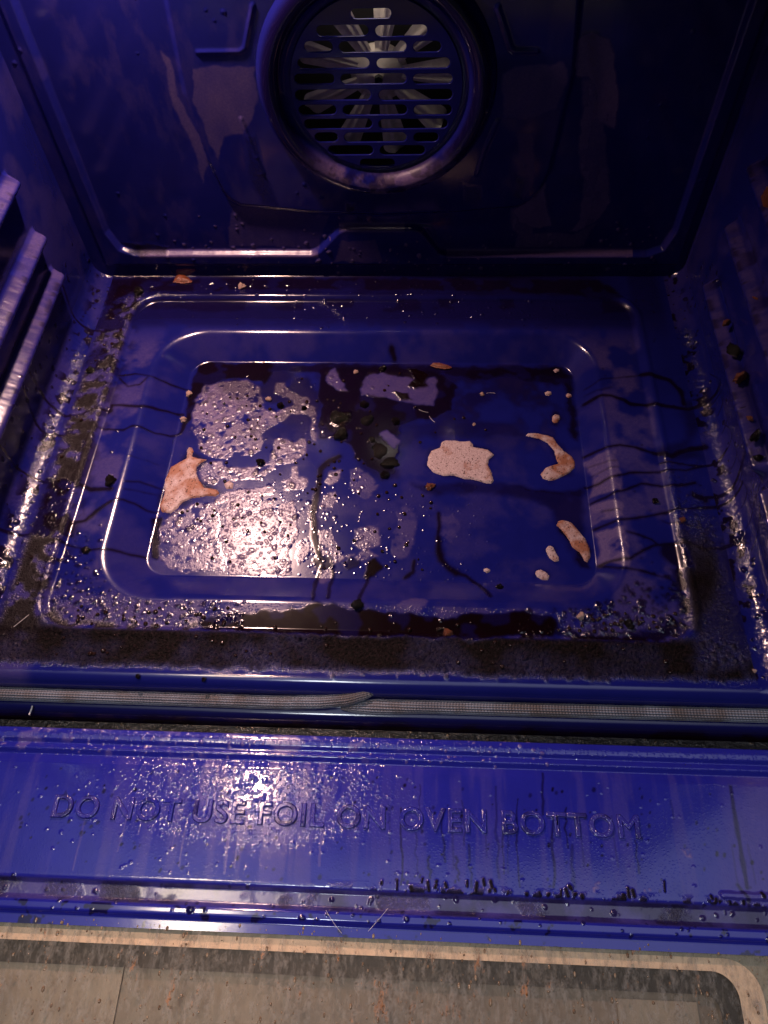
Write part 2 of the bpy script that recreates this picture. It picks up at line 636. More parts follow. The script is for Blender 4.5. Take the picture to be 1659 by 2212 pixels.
# films left by the boiled-dry spill on the basin; right-slope reflections are drawn in too
films = [
    ('B', [(330, 270), (380, 250), (430, 240), (500, 240), (560, 230), (620, 270), (645, 350), (690, 385), (695, 440), (640, 480), (620, 560), (560, 580), (480, 592), (400, 590), (350, 560), (318, 480), (300, 400), (310, 330)], .85, .60),
    ('B', [(700, 255), (740, 245), (765, 285), (830, 305), (868, 360), (890, 440), (885, 520), (860, 500), (865, 430), (820, 385), (770, 390), (740, 420), (700, 430), (690, 395), (740, 360), (790, 340), (740, 315), (690, 290)], .85, .3),
    ('B', [(690, 510), (740, 520), (830, 500), (840, 550), (810, 590), (760, 610), (700, 622), (655, 605), (690, 570)], .95, .4),
    ('B', [(380, 610), (440, 605), (455, 640), (560, 638), (640, 625), (700, 600), (690, 650), (640, 685), (560, 700), (490, 705), (440, 680), (400, 640)], 1, .4),
    ('B', [(765, 630), (790, 628), (800, 670), (840, 688), (840, 730), (790, 745), (740, 740), (720, 702), (768, 685)], 1, .3),
    ('B', [(330, 620), (380, 620), (430, 680), (400, 720), (360, 700), (335, 660)], .7, .4),
    ('B', [(430, 765), (500, 750), (600, 740), (640, 800), (690, 780), (705, 900), (690, 1000), (700, 1060), (690, 1138), (560, 1140), (480, 1130), (470, 1010), (430, 960), (470, 880), (400, 830)], 1, .35),
    ('B', [(160, 900), (200, 860), (300, 800), (400, 820), (440, 900), (420, 960), (460, 1060), (460, 1130), (200, 1125), (150, 1050)], .62, .75),
    ('B', [(720, 812), (790, 800), (802, 870), (790, 950), (745, 1040), (775, 1138), (700, 1140), (695, 1000), (720, 900)], 1, .25),
    ('B', [(800, 990), (850, 955), (842, 1060), (800, 1100), (780, 1060)], .95, .3),
    ('B', [(605, 725), (680, 720), (690, 760), (640, 765), (600, 760)], .9, .2),
    ('B', [(950, 660), (990, 652), (985, 700), (950, 722), (935, 705)], .75, .2),
    ('B', [(930, 765), (970, 760), (962, 820), (903, 822)], .75, .2),
    ('B', [(890, 925), (960, 920), (975, 985), (1005, 1050), (1090, 1082), (1180, 1060), (1120, 1010), (1180, 1000), (1190, 960), (1160, 905), (1060, 925), (1065, 990), (1100, 1030), (1030, 1060), (960, 1100), (930, 1060), (888, 1040)], .60, .3),
    ('B', [(1030, 660), (1080, 640), (1150, 690), (1170, 740), (1130, 790), (1060, 760)], .35, .3),
    ('B', [(930, 200), (960, 180), (990, 182), (1010, 240), (1035, 290), (1000, 290), (950, 262)], .45, .3),
    ('B', [(1080, 250), (1130, 200), (1230, 190), (1300, 180), (1360, 230), (1400, 235), (1460, 230), (1455, 300), (1400, 345), (1330, 342), (1235, 320), (1150, 320), (1095, 300)], .42, .3),
    ('B', [(1168, 490), (1222, 475), (1272, 512), (1230, 542), (1190, 525)], .42, .3),
    ('B', [(900, 1130), (950, 1120), (960, 1150), (930, 1180), (890, 1160)], .6, .2),
    ('D', [(10, 760), (190, 690), (215, 930), (35, 960)], .6, .1),  # this and next two paint the right slope's bright reflection into the film
    ('D', [(40, 1020), (220, 990), (235, 1080), (55, 1140)], .65, .1),
    ('D', [(60, 1180), (245, 1150), (270, 1375), (95, 1375)], .7, .1),
    ('C', [(90, 1180), (160, 1140), (230, 1180), (230, 1400), (180, 1480), (90, 1480)], .28, .2),
    ('C', [(400, 1230), (480, 1210), (520, 1300), (460, 1400), (400, 1350)], .25, .2),
    ('C', [(110, 1800), (200, 1760), (300, 1770), (240, 1860), (150, 1870)], .35, .2),
]
hole = fbm(S, T, 0.0042, 91, 2)
hole2 = fbm(S, T, 0.011, 97, 3)
for v_, pts, val, holes in films:
    sl, m, sd = F.poly(FL(v_, pts), 0.0007)
    hm = sm(0.50 + (1 - holes) * 0.22, 0.53 + (1 - holes) * 0.22, hole[sl] * 0.6 + hole2[sl] * 0.4)
    hm = np.maximum(hm, 0.35 * sm(0.55, 0.62, hole2[sl]))
    m = m * (1 - hm)
    F.put('film', sl, m, val)
    F.h[sl] += 0.00008 * m * (sd < 0)

# dark brown grease puddles and runs
pud = [
    ('B', [(300, 300), (300, 210), (330, 168), (365, 152), (560, 150), (680, 156), (668, 210), (650, 262), (620, 245), (560, 225), (440, 232), (370, 256), (325, 320), (300, 390), (262, 480), (240, 492), (255, 420), (288, 330)], .97, .0010),
    ('E', [(225, 150), (700, 130), (1100, 150), (1220, 190), (1330, 250), (1370, 300), (1300, 430), (1300, 500), (1150, 545), (1000, 570), (900, 620), (870, 760), (840, 980), (790, 1050), (730, 1060), (700, 990), (620, 950), (560, 900), (500, 880), (480, 760), (330, 735), (220, 720), (225, 430)], .93, .0015),
    ('V', [(425, 790), (700, 786), (1000, 790), (1225, 795), (1235, 830), (1000, 812), (860, 806), (700, 804), (430, 806)], .85, .003),
    ('E', [(480, 740), (640, 700), (900, 650), (1150, 620), (1640, 640), (1640, 720), (1100, 700), (900, 800), (860, 1040), (700, 1060), (560, 960)], .55, .005),
    ('E', [(1390, 400), (1450, 340), (1560, 320), (1659, 330), (1659, 410), (1540, 430), (1440, 470)], .6, .003),
    ('C', [(560, 250), (900, 235), (1180, 240), (1250, 300), (1262, 520), (1280, 720), (1240, 700), (1220, 420), (1180, 320), (1100, 300), (860, 305), (640, 330), (540, 300)], .93, .003),
    ('C', [(1100, 560), (1130, 520), (1180, 540), (1180, 600), (1140, 640), (1095, 620)], .7, .002),
    ('C', [(100, 620), (400, 600), (640, 590), (860, 620), (950, 690), (850, 700), (600, 690), (400, 660), (120, 660)], .55, .004),
    ('C', [(200, 1010), (500, 1000), (760, 985), (1000, 1035), (1180, 1050), (1310, 1030), (1335, 1250), (1325, 1540), (1290, 1540), (1140, 1260), (1120, 1200), (1000, 1120), (760, 1060), (560, 1080), (300, 1060)], .62, .0045),
    ('C', [(760, 985), (1000, 1030), (1180, 1048), (1310, 1032), (1318, 1090), (1180, 1085), (960, 1050)], .75, .002),
    ('C', [(1150, 1290), (1230, 1400), (1300, 1545), (1370, 1548), (1350, 1500), (1290, 1450), (1200, 1300)], .95, .0012),
    ('B', [(1125, 1090), (1160, 1068), (1205, 1095), (1195, 1110), (1160, 1125), (1130, 1168), (1110, 1165), (1115, 1130)], 1, .0006),
    ('B', [(1010, 1090), (1050, 1062), (1090, 1080), (1080, 1110), (1040, 1120)], .7, .0008),
    ('B', [(890, 1060), (930, 1055), (960, 1080), (970, 1110), (900, 1120), (870, 1090)], .85, .0008),
    ('B', [(130, 870), (170, 860), (160, 960), (150, 1060), (110, 1060), (105, 1000)], .95, .001),
    ('V', [(430, 1345), (470, 1330), (520, 1322), (600, 1318), (680, 1305), (760, 1312), (850, 1322), (950, 1336), (1050, 1322), (1130, 1326), (1195, 1328), (1205, 1352), (1190, 1376), (1050, 1380), (800, 1374), (560, 1366), (440, 1362)], 1, .0012),
    ('V', [(1010, 1380), (1190, 1370), (1330, 1380), (1420, 1385), (1480, 1350), (1440, 1330), (1420, 1360), (1380, 1372), (1300, 1375), (1210, 1362)], .9, .002),
    ('V', [(240, 600), (300, 598), (420, 600), (700, 600), (1000, 600), (1300, 604), (1350, 640), (1340, 648), (1000, 630), (600, 628), (300, 634), (250, 650), (215, 690)], .90, .004),
    ('G', [(840, 1000), (962, 980), (962, 1180), (900, 1330), (960, 1430), (820, 1470), (700, 1440), (780, 1300)], .7, .003),
    ('G', [(600, 1700), (700, 1600), (760, 1560), (850, 1640), (760, 1700), (760, 1760), (640, 1740)], .6, .003),
    ('A', [(230, 1130), (340, 1140), (330, 1280), (300, 1370), (240, 1420), (150, 1420), (200, 1250)], .75, .003),
    ('D', [(430, 1230), (540, 1220), (620, 1320), (640, 1390), (560, 1400), (470, 1340)], .85, .003),
    ('D', [(560, 400), (700, 400), (720, 480), (600, 660), (690, 700), (700, 760), (420, 740), (400, 700), (590, 640)], .55, .005),
    ('V', [(1540, 1160), (1580, 1150), (1620, 1420), (1560, 1450), (1500, 1440), (1510, 1330), (1560, 1240)], .55, .006),
    ('C', [(330, 790), (385, 772), (398, 735), (490, 724), (600, 745), (700, 785), (738, 815), (700, 880), (735, 985), (720, 1005), (600, 975), (410, 955), (300, 880)], .75, .0045),
    ('C', [(945, 690), (1020, 676), (1125, 700), (1240, 820), (1268, 860), (1220, 940), (1100, 985), (1045, 940), (1130, 880), (1145, 840), (1095, 740)], .75, .004),
    ('C', [(1145, 1275), (1185, 1242), (1290, 1310), (1365, 1430), (1350, 1520), (1250, 1420)], .85, .004),
    ('B', [(282, 560), (312, 565), (372, 604), (322, 670), (432, 762), (300, 785), (205, 855), (152, 820), (178, 700)], .75, .004),
    ('C', [(1075, 1430), (1120, 1415), (1162, 1485), (1130, 1515)], .6, .003),
    ('C', [(1015, 1570), (1080, 1585), (1090, 1628), (1018, 1610)], .6, .003),
]
lowfreq = fbm(S, T, 0.02, 63, 3)
for v_, pts, val, soft in pud:
    sl, m, sd = F.poly(FL(v_, pts), soft)
    F.put('grease', sl, m * (0.80 + 0.4 * (lowfreq[sl] > 0.4) * 0.5 + 0.0), val)
    F.h[sl] += 0.00010 * m * val
    F.crust[sl] *= (1 - m * val)
    F.splat[sl] *= (1 - m * val)
    F.film[sl] *= (1 - m * val) if v_ not in ('E',) else 1 - 0.0 * m
# keep the pale islands readable inside the centre puddle
for v_, pts in [('E', [(540, 300), (600, 225), (740, 190), (900, 215), (1010, 240), (1180, 215), (1195, 330), (1140, 440), (1000, 430), (860, 420), (650, 370), (570, 370)]),
                ('E', [(280, 220), (360, 150), (400, 210), (455, 330), (370, 330), (300, 270)]),
                ('E', [(700, 680), (780, 660), (880, 730), (820, 790), (740, 740)])]:
    sl, m, sd = F.poly(FL(v_, pts), 0.0007)
    F.cut('grease', sl, m * 0.97)
    F.put('film', sl, m, .36)
for v_, pts in [('E', [(820, 350), (960, 345), (1000, 400), (900, 415)]),
                ('E', [(950, 300), (1020, 230), (930, 150), (1060, 150), (1120, 210), (1080, 250), (1110, 300), (1000, 320)]),
                ('E', [(290, 540), (330, 490), (480, 490), (470, 560), (430, 620), (470, 720), (330, 730), (370, 640), (300, 600)])]:
    sl, m, sd = F.poly(FL(v_, pts), 0.0008)
    F.put('grease', sl, m, 1)
    F.cut('crust', sl, m)
    F.h[sl] += 0.0007 * m * (0.5 + nC[sl])

runs = [  # burnt-on run lines over floor and walls
    ('A', [(300, 120), (320, 170), (350, 260), (390, 340), (440, 375), (530, 395), (620, 370)], .0028),
    ('A', [(150, 600), (210, 700), (280, 780), (330, 815), (400, 815), (460, 780), (550, 790), (570, 760), (700, 765), (780, 780), (860, 800), (915, 808)], .0034),
    ('A', [(600, 612), (680, 600), (760, 615), (860, 660), (945, 685)], .0022),
    ('A', [(600, 625), (640, 665), (700, 660), (740, 620)], .0022),
    ('A', [(340, 862), (420, 850), (480, 862), (530, 882), (620, 885), (660, 865), (700, 870), (780, 900), (860, 915), (910, 900)], .0024),
    ('A', [(630, 1142), (700, 1148), (760, 1168), (820, 1188)], .0018),
    ('A', [(620, 1180), (700, 1195), (790, 1215)], .0010),
    ('A', [(240, 1130), (350, 1140), (460, 1180), (560, 1180)], .0045),
    ('A', [(370, 1350), (430, 1340), (490, 1290), (560, 1240), (620, 1235), (680, 1260), (740, 1290), (800, 1300)], .0020),
    ('A', [(370, 1350), (430, 1340), (490, 1290), (560, 1245)], .0040),
    ('A', [(0, 1385), (80, 1410), (170, 1415), (250, 1430), (300, 1440)], .0036),
    ('A', [(300, 1440), (380, 1470), (440, 1490), (530, 1485), (600, 1495), (660, 1515), (740, 1530)], .0026),
    ('A', [(120, 680), (160, 800), (220, 900), (300, 912), (370, 920), (420, 950), (460, 970)], .0030),
    ('A', [(640, 1010), (700, 1030), (800, 1060)], .0008),
    ('A', [(560, 760), (560, 790), (545, 800)], .004),
    ('A', [(0, 960), (120, 1100), (200, 1140), (260, 1150)], .0028),
    ('D', [(0, 435), (150, 382), (230, 405), (270, 430), (380, 435), (480, 445), (600, 460), (680, 440), (740, 400), (790, 310)], .0042),
    ('D', [(0, 742), (60, 712), (150, 676), (210, 665), (300, 682), (400, 715)], .0034),
    ('D', [(400, 715), (500, 730), (620, 690), (700, 680)], .0060),
    ('D', [(0, 915), (90, 890), (180, 842), (260, 825), (430, 830), (600, 815), (700, 790), (770, 775), (830, 690)], .0030),
    ('D', [(440, 775), (520, 765), (600, 785), (700, 790)], .0028),
    ('D', [(40, 1010), (130, 970), (230, 930), (330, 892), (500, 905), (650, 890)], .0030),
    ('D', [(60, 1160), (180, 1110), (300, 1095), (420, 1070), (520, 1045), (620, 1035), (760, 1030), (850, 995), (920, 880)], .0030),
    ('D', [(90, 1370), (180, 1340), (260, 1325), (330, 1290), (400, 1250), (480, 1240), (600, 1235), (700, 1270), (800, 1270), (900, 1220)], .0036),
    ('D', [(90, 1375), (200, 1385), (300, 1388), (400, 1420), (500, 1450)], .0024),
    ('D', [(0, 345), (60, 310), (130, 280), (330, 262)], .0014),
    ('D', [(0, 380), (100, 350), (160, 330)], .0010),
    ('D', [(20, 800), (100, 780), (190, 755)], .0010),
    ('D', [(30, 860), (110, 820), (200, 790)], .0010),
    ('D', [(100, 1060), (150, 1050), (200, 1040)], .0012),
    ('D', [(250, 1170), (330, 1190), (390, 1212), (420, 1240)], .0022),
    ('D', [(640, 970), (700, 978), (790, 965), (860, 918), (900, 830), (940, 700)], .0034),
    ('D', [(640, 962), (700, 985)], .0070),
    ('D', [(330, 260), (500, 290), (560, 350), (580, 430)], .0050),
    ('D', [(700, 470), (780, 380), (840, 260)], .0010),
    ('D', [(560, 1210), (640, 1250), (720, 1290)], .0026),
    ('D', [(450, 1110), (560, 1125), (640, 1140)], .0016),
    ('B', [(990, 590), (940, 612), (905, 650), (892, 740), (880, 800), (868, 860), (872, 960), (885, 1030), (905, 1070)], .0064),
    ('B', [(910, 1100), (890, 1150), (872, 1210), (865, 1260)], .0036),
    ('B', [(955, 1110), (960, 1150), (945, 1210), (935, 1250)], .0030),
    ('B', [(1130, 1150), (1110, 1190), (1090, 1230), (1078, 1280)], .0030),
    ('B', [(1060, 1285), (1090, 1280)], .0060),
    ('C', [(380, 1200), (385, 1290), (370, 1370), (380, 1440), (392, 1500)], .0036),
    ('C', [(375, 1360), (380, 1440), (390, 1500), (440, 1550), (500, 1590)], .0070),
    ('C', [(500, 1590), (560, 1610), (640, 1665), (720, 1740)], .0034),
    ('C', [(225, 1500), (210, 1580), (150, 1620)], .0030),
    ('C', [(70, 120), (90, 190)], .006),
]
run_data = []
for v_, pts, w in runs:
    P_ = FL(v_, pts)
    run_data.append((P_, w))
    sl, m = F.stroke(P_, w)
    F.put('grease', sl, m, 0.95)
    F.h[sl] += 0.00010 * m

# droplets, bubbles, splatter relief
low = sm(0.115, 0.07, T) * (1 - inB)
F.bumps(620, 0.0008, 0.0022, 0.26, inB * np.clip(F.film, 0.02, 1), 'grease', 0.35, 11, (-0.2, 0.0, 0.10, 0.36), 0.3)
F.bumps(130, 0.0010, 0.0032, 0.25, inB * F.film, 'grease', 0.7, 12, (-0.19, -0.03, 0.15, 0.34), 0.5)
F.bumps(260, 0.0007, 0.0012, 0.4, inB, None, 0.5, 13, (-0.1, 0.12, 0.10, 0.22))
F.bumps(300, 0.0008, 0.0024, 0.32, mid * sm(0.16, 0.08, T), 'grease', 0.8, 14, (-0.27, -0.1, 0.05, 0.17))
F.bumps(330, 0.0009, 0.0030, 0.32, mid * sm(0.12, 0.08, T) * sm(0.1, 0.2, S), 'grease', 0.8, 15, (0.13, 0.27, 0.05, 0.14))
F.bumps(1100, 0.0006, 0.0012, 0.5, front, 'grease', 0.75, 66, (-0.3, 0.3, 0.014, 0.048))
F.bumps(1500, 0.0008, 0.0018, 0.34, front, 'crust', 0.9, 16, (-0.3, 0.3, 0.01, 0.05))
F.bumps(600, 0.0008, 0.0017, 0.30, left, 'grease', 0.8, 17, (-0.31, -0.26, 0.05, 0.46))
F.bumps(400, 0.0008, 0.0016, 0.30, right * sm(0.25, 0.12, T), 'grease', 0.7, 18, (0.26, 0.31, 0.03, 0.25))
F.bumps(120, 0.0009, 0.0025, 0.4, backr, None, 0.7, 19, (-0.28, 0.1, 0.45, 0.48))
F.bumps(90, 0.0009, 0.0020, 0.5, mid * sm(0.41, 0.44, T), None, 0.7, 20, (-0.1, 0.2, 0.42, 0.45))
F.bumps(120, 0.0008, 0.0015, 0.5, F.grease * (1 - inO) + 0.1 * mid, 'grease', 0.8, 23, (-0.3, 0.3, 0.05, 0.45))
F.grease = blur(F.grease, 3)
F.crust = blur(F.crust, 5)
F.film = blur(F.film, 2)
F.h += 0.00016 * F.crust * (nC - 0.5) * 2.2
F.splat = np.maximum(F.splat, 0.5 * inB * F.film * sm(0.05, -0.05, S))
F.splat *= sm(0.010, 0.016, T)
F.h += 0.00036 * (vnoise(S * 0.6, T, 0.0032, 14) - 0.5 + 0.6 * (vnoise(S * 0.8, T, 0.0017, 19) - 0.5)) * sm(0.296, 0.303, np.abs(S)) * sm(.014, .02, T)
P = liner(S, T, FH + F.h)
floor_o = grid_mesh('cavity_floor', P, (F.film, F.grease, F.crust), F.splat, None, M['enamel'], oven)
floor_o['label'] = 'recessed oven bottom with burnt grease, dried film and brown runs'


# ---------------- side walls with rack ledges
def wall(side, ledges):
    r = 0.00085
    a_ = np.linspace(HS, HS + RC * math.pi / 2 + 0.490, 680)
    t2 = np.linspace(-0.016, DEPTH + RB * 0.55, int(0.51 / r))
    A, T2 = np.meshgrid(a_ * side, t2, indexing='ij')
    if side < 0:
        A = A[::-1]
        T2 = T2[::-1]
    D = Dom(A, T2, seed=5 + side)
    Z = np.abs(A) - HS - RC * math.pi / 2 + RC
    H = np.zeros_like(A)
    rip = (vnoise(A * 3, T2, 0.0030, 4) - 0.5) + 0.6 * (vnoise(A, T2, 0.0016, 9) - 0.5)
    for zc, y0, y1, hh, wd in ledges:
        q = Z - zc
        ends = sm(0.010, 0.0, np.maximum(y0 - T2, T2 - y1))
        b = np.minimum(np.clip((0.0075 - q) / 0.0070, 0, 1), np.clip((q + 0.014) / 0.011, 0, 1)) * ends
        b = blur(b, 2)
        H += hh * b
        up = sm(0.5, 0.95, b) * sm(zc - 0.004, zc + 0.004, Z)
        H += 0.00034 * (vnoise(A * 0.5, T2, 0.0032, 4) - 0.5 + 0.6 * (vnoise(A * 0.7, T2, 0.0017, 9) - 0.5)) * sm(0.1, 0.5, b)
        D.film = np.maximum(D.film, (0.42 if side < 0 else 0.3) * sm(0.10, 0.4, b) * sm(zc - 0.001, zc + 0.002, Z) * (0.55 + 0.45 * sm(0.35, 0.6, fbm(A * 0.3, T2, 0.006, 3, 3))))  # film on the ledge tops pales them to carry the lamp highlight
        gm = up * sm(0.52, 0.62, fbm(A, T2, 0.010, 14, 3)) * 0.9
        D.grease = np.maximum(D.grease, gm)
        top = np.exp(-((Z - zc - wd * 0.85) / 0.006) ** 2) * (T2 > y0) * (T2 < y1)
        D.grease = np.maximum(D.grease, top * sm(0.44, 0.6, fbm(A, T2, 0.02, 24, 3)) * (0.6 if side > 0 else 0.35))
    D.film = np.maximum(D.film, 0.12 * sm(0.45, 0.7, fbm(A, T2, 0.05, 6, 4)))
    foot = sm(0.014, 0.0, Z + 0.004 * (fbm(A, T2, 0.02, 33, 3) - .5) * 2) * sm(.014, .02, T2)
    D.crust = np.maximum(D.crust, foot * (0.05 + 0.35 * sm(.5, .65, fbm(A, T2, 0.015, 41, 4))))
    D.grease = np.maximum(D.grease, foot * sm(0.55, 0.63, fbm(A, T2, 0.012, 43, 4)) * 0.9)
    D.splat = np.maximum(D.splat, foot * 0.7)
    H += 0.00036 * (vnoise(A * 0.6, T2, 0.0032, 14) - 0.5 + 0.6 * (vnoise(A * 0.8, T2, 0.0017, 19) - 0.5)) * sm(0.018, 0.008, Z)
    D.splat *= 0.3
    for P_, w in run_data:
        if (P_[:, 0] * side).max() > HS:
            sl, m = D.stroke(P_, w)
            D.put('grease', sl, m, 0.85)
    if side > 0:
        for k in range(9):
            y0 = 0.13 + k * 0.021
            Pk = np.array([(0.36 + 0.03 * math.sin(k * 2.1), y0 + 0.03), (0.345, y0 + 0.012), (0.33, y0)])
            sl, m = D.stroke(Pk, 0.0012)
            D.put('grease', sl, m, 0.6)
    D.bumps(130, 0.001, 0.0028, 0.5, sm(0.1, 0.03, Z), 'grease', 0.7, 31)
    P2 = liner(A, T2, H + D.h)
    o = grid_mesh('side_wall', P2, (D.film, D.grease, D.crust), D.splat, None, M['enamel'], oven, flip=False)
    return o


wall(-1, [(z, 0.055, 0.400, 0.0135, 0.0095) for z in (0.072, 0.117, 0.176, 0.235, 0.295)])
wall(1, [(0.063, 0.178, 0.395, 0.0125, 0.0095), (0.063, 0.03, 0.150, 0.0125, 0.0095), (0.128, 0.178, 0.398, 0.0125, 0.0100),
         (0.128, 0.03, 0.150, 0.0125, 0.0100), (0.185, 0.055, 0.400, 0.013, 0.0100), (0.240, 0.055, 0.400, 0.013, 0.0100), (0.295, 0.055, 0.400, 0.013, 0.0100)])

# ---------------- back wall
rb = 0.0010
x_ = np.linspace(-0.332, 0.332, int(0.664 / rb))
z_ = np.linspace(-0.006, 0.515, int(0.521 / rb))
X, Z = np.meshgrid(x_, z_, indexing='ij')
B = Dom(X, Z, 0.0002, seed=9)
BD = Dom(X, Z, 0.0016, seed=9)


def blur(a, n):
    for _ in range(n):
        b = a.copy()
        b[1:-1] = (a[:-2] + 2 * a[1:-1] + a[2:]) / 4
        c = b.copy()
        c[:, 1:-1] = (b[:, :-2] + 2 * b[:, 1:-1] + b[:, 2:]) / 4
        a = c
    return a


panel = [(-0.300, 0.60), (-0.298, 0.06), (-0.290, 0.038), (-0.276, 0.0315), (-0.078, 0.0315), (-0.068, 0.036), (-0.046, 0.060), (-0.038, 0.0640), (0.036, 0.0640), (0.044, 0.060), (0.062, 0.034), (0.070, 0.0300), (0.285, 0.0300), (0.300, 0.037), (0.307, 0.06), (0.309, 0.60)]
sl, m, sd = B.poly(panel, 0.0012)
BH = np.full(X.shape, 0.0052)
BH[sl] = 0.0070 * (1 - sm(0.0012, -0.0012, sd))
plate = [(-0.168, 0.60), (-0.1713, 0.283), (-0.1753, 0.206), (-0.168, 0.140), (-0.160, 0.106), (-0.155, 0.097), (-0.146, 0.0905), (-0.08, 0.0825), (0.0, 0.0784), (0.08, 0.0818), (0.142, 0.0880), (0.154, 0.095), (0.161, 0.106), (0.168, 0.128), (0.1755, 0.222), (0.1705, 0.2776), (0.168, 0.60)]
sl, m, sd = B.poly(plate, 0.0012)
BH[sl] += 0.0035 * sm(0.0022, -0.0022, sd)
for v_, pts, w, h_ in [('V', [(905, 487), (925, 490), (958, 545)], .0045, .0012), ('V', [(1075, 10), (1102, 98), (1112, 105), (1160, 105)], .0035, .0014),
                       ('V', [(548, 5), (530, 98), (520, 105), (430, 107)], .0035, .0014), ('V', [(1075, 255), (1050, 310), (1030, 370)], .003, .0010),
                       ('V', [(522, 250), (545, 310), (570, 370)], .003, .0010)]:
    sl, m = B.stroke(on_back(px(v_, pts)), w, 0.3)
    BH[sl] += h_ * m
BH = blur(BH, 1)
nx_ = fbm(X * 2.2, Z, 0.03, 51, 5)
smears_and_sheen = [
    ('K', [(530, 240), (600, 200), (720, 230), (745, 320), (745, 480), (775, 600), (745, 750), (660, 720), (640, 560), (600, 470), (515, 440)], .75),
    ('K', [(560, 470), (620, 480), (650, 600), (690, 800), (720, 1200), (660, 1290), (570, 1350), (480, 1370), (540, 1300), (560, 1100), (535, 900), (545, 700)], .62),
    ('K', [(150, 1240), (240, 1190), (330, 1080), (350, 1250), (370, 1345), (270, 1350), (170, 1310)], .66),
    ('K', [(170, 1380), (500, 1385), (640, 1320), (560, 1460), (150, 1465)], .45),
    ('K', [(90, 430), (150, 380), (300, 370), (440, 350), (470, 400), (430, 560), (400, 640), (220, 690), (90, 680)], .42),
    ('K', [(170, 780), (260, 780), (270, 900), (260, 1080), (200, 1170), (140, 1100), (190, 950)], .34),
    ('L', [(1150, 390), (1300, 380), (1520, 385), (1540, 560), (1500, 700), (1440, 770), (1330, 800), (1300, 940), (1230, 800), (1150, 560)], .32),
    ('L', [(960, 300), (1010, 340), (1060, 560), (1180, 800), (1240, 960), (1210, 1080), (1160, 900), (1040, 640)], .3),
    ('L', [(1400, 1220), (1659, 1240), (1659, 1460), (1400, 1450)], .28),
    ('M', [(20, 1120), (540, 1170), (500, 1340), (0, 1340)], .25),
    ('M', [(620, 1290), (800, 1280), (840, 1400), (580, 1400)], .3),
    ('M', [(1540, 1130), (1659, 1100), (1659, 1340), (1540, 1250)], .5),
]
for v_, pts, val in smears_and_sheen:
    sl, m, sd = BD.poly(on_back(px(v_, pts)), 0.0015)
    B.film[sl] = np.maximum(B.film[sl], m * val * 1.5 * (0.45 + 0.9 * nx_[sl]))  # strengthened film carries reflected light on top of the smearing
for v_, pts, val in [('M', [(80, 720), (150, 720), (200, 920), (270, 1100), (180, 1090), (110, 940)], .5), ('M', [(640, 1090), (700, 1090), (700, 1140), (640, 1140)], .6),
                     ('M', [(1290, 1000), (1370, 1000), (1370, 1080), (1290, 1080)], .4), ('M', [(1550, 940), (1610, 960), (1600, 1080), (1550, 1060)], .6),
                     ('L', [(720, 1430), (850, 1440), (1000, 1460), (990, 1490), (780, 1490)], .8), ('K', [(560, 210), (640, 200), (660, 700), (620, 700), (600, 400)], .35)]:
    sl, m, sd = BD.poly(on_back(px(v_, pts)), 0.003)
    B.crust[sl] = np.maximum(B.crust[sl], m * val * (0.5 + 0.8 * nx_[sl]))
B.film = np.maximum(B.film, 0.10 * sm(0.5, 0.75, nx_))
B.bumps(110, 0.001, 0.0026, 0.4, sm(0.09, 0.04, Z), 'film', 0.6, 61, (-0.25, 0.3, 0.005, 0.09))
ledge = np.exp(-((Z - 0.031) / 0.0030) ** 2) * (np.abs(X) > 0.07) * (np.abs(X) < 0.27) + np.exp(-((Z - 0.064) / 0.0030) ** 2) * (np.abs(X + .01) < 0.035)
B.film = np.maximum(B.film, 0.9 * ledge)  # pale band paints the reflected light on the step
B.bumps(60, 0.001, 0.002, 0.4, None, None, 0.6, 62)
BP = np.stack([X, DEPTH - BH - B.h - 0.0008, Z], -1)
FCX, FCZ = 0.0012, 0.2125
xc = (X[:-1, :-1] + X[1:, 1:]) / 2
zc_ = (Z[:-1, :-1] + Z[1:, 1:]) / 2
keep = np.hypot(xc - FCX, zc_ - FCZ) > 0.092
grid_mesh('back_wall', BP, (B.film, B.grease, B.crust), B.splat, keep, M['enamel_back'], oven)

# ---------------- ceiling
ZC = 0.512
cx_, cy_ = np.meshgrid(np.linspace(-0.335, 0.335, 30), np.linspace(-0.012, 0.495, 30), indexing='ij')
zz = np.zeros_like(cx_)
grid_mesh('cavity_ceiling', np.stack([cx_, cy_, zz + ZC], -1), (zz, zz, zz), zz, None, M['enamel_back'], oven, flip=True)
for lx, ly, rr_ in ((-0.222, 0.445, 0.034), (-0.182, 0.048, 0.022)):
    bm = bmesh.new()
    prof = [(rr_, ZC), (rr_, ZC - .012), (rr_ + 0.004, ZC - .014), (rr_ + 0.009, ZC - .010), (rr_ + 0.011, ZC)]
    rings = []
    for r_, zz in prof:
        rings.append([bm.verts.new((lx + r_ * math.cos(a), ly + r_ * math.sin(a), zz)) for a in np.linspace(0, 2 * math.pi, 40, endpoint=False)])
    for i in range(len(rings) - 1):
        for j in range(40):
            bm.faces.new((rings[i][j], rings[i][(j + 1) % 40], rings[i + 1][(j + 1) % 40], rings[i + 1][j]))
    bm_obj('lamp_bezel', bm, M['enamel_back'], oven)

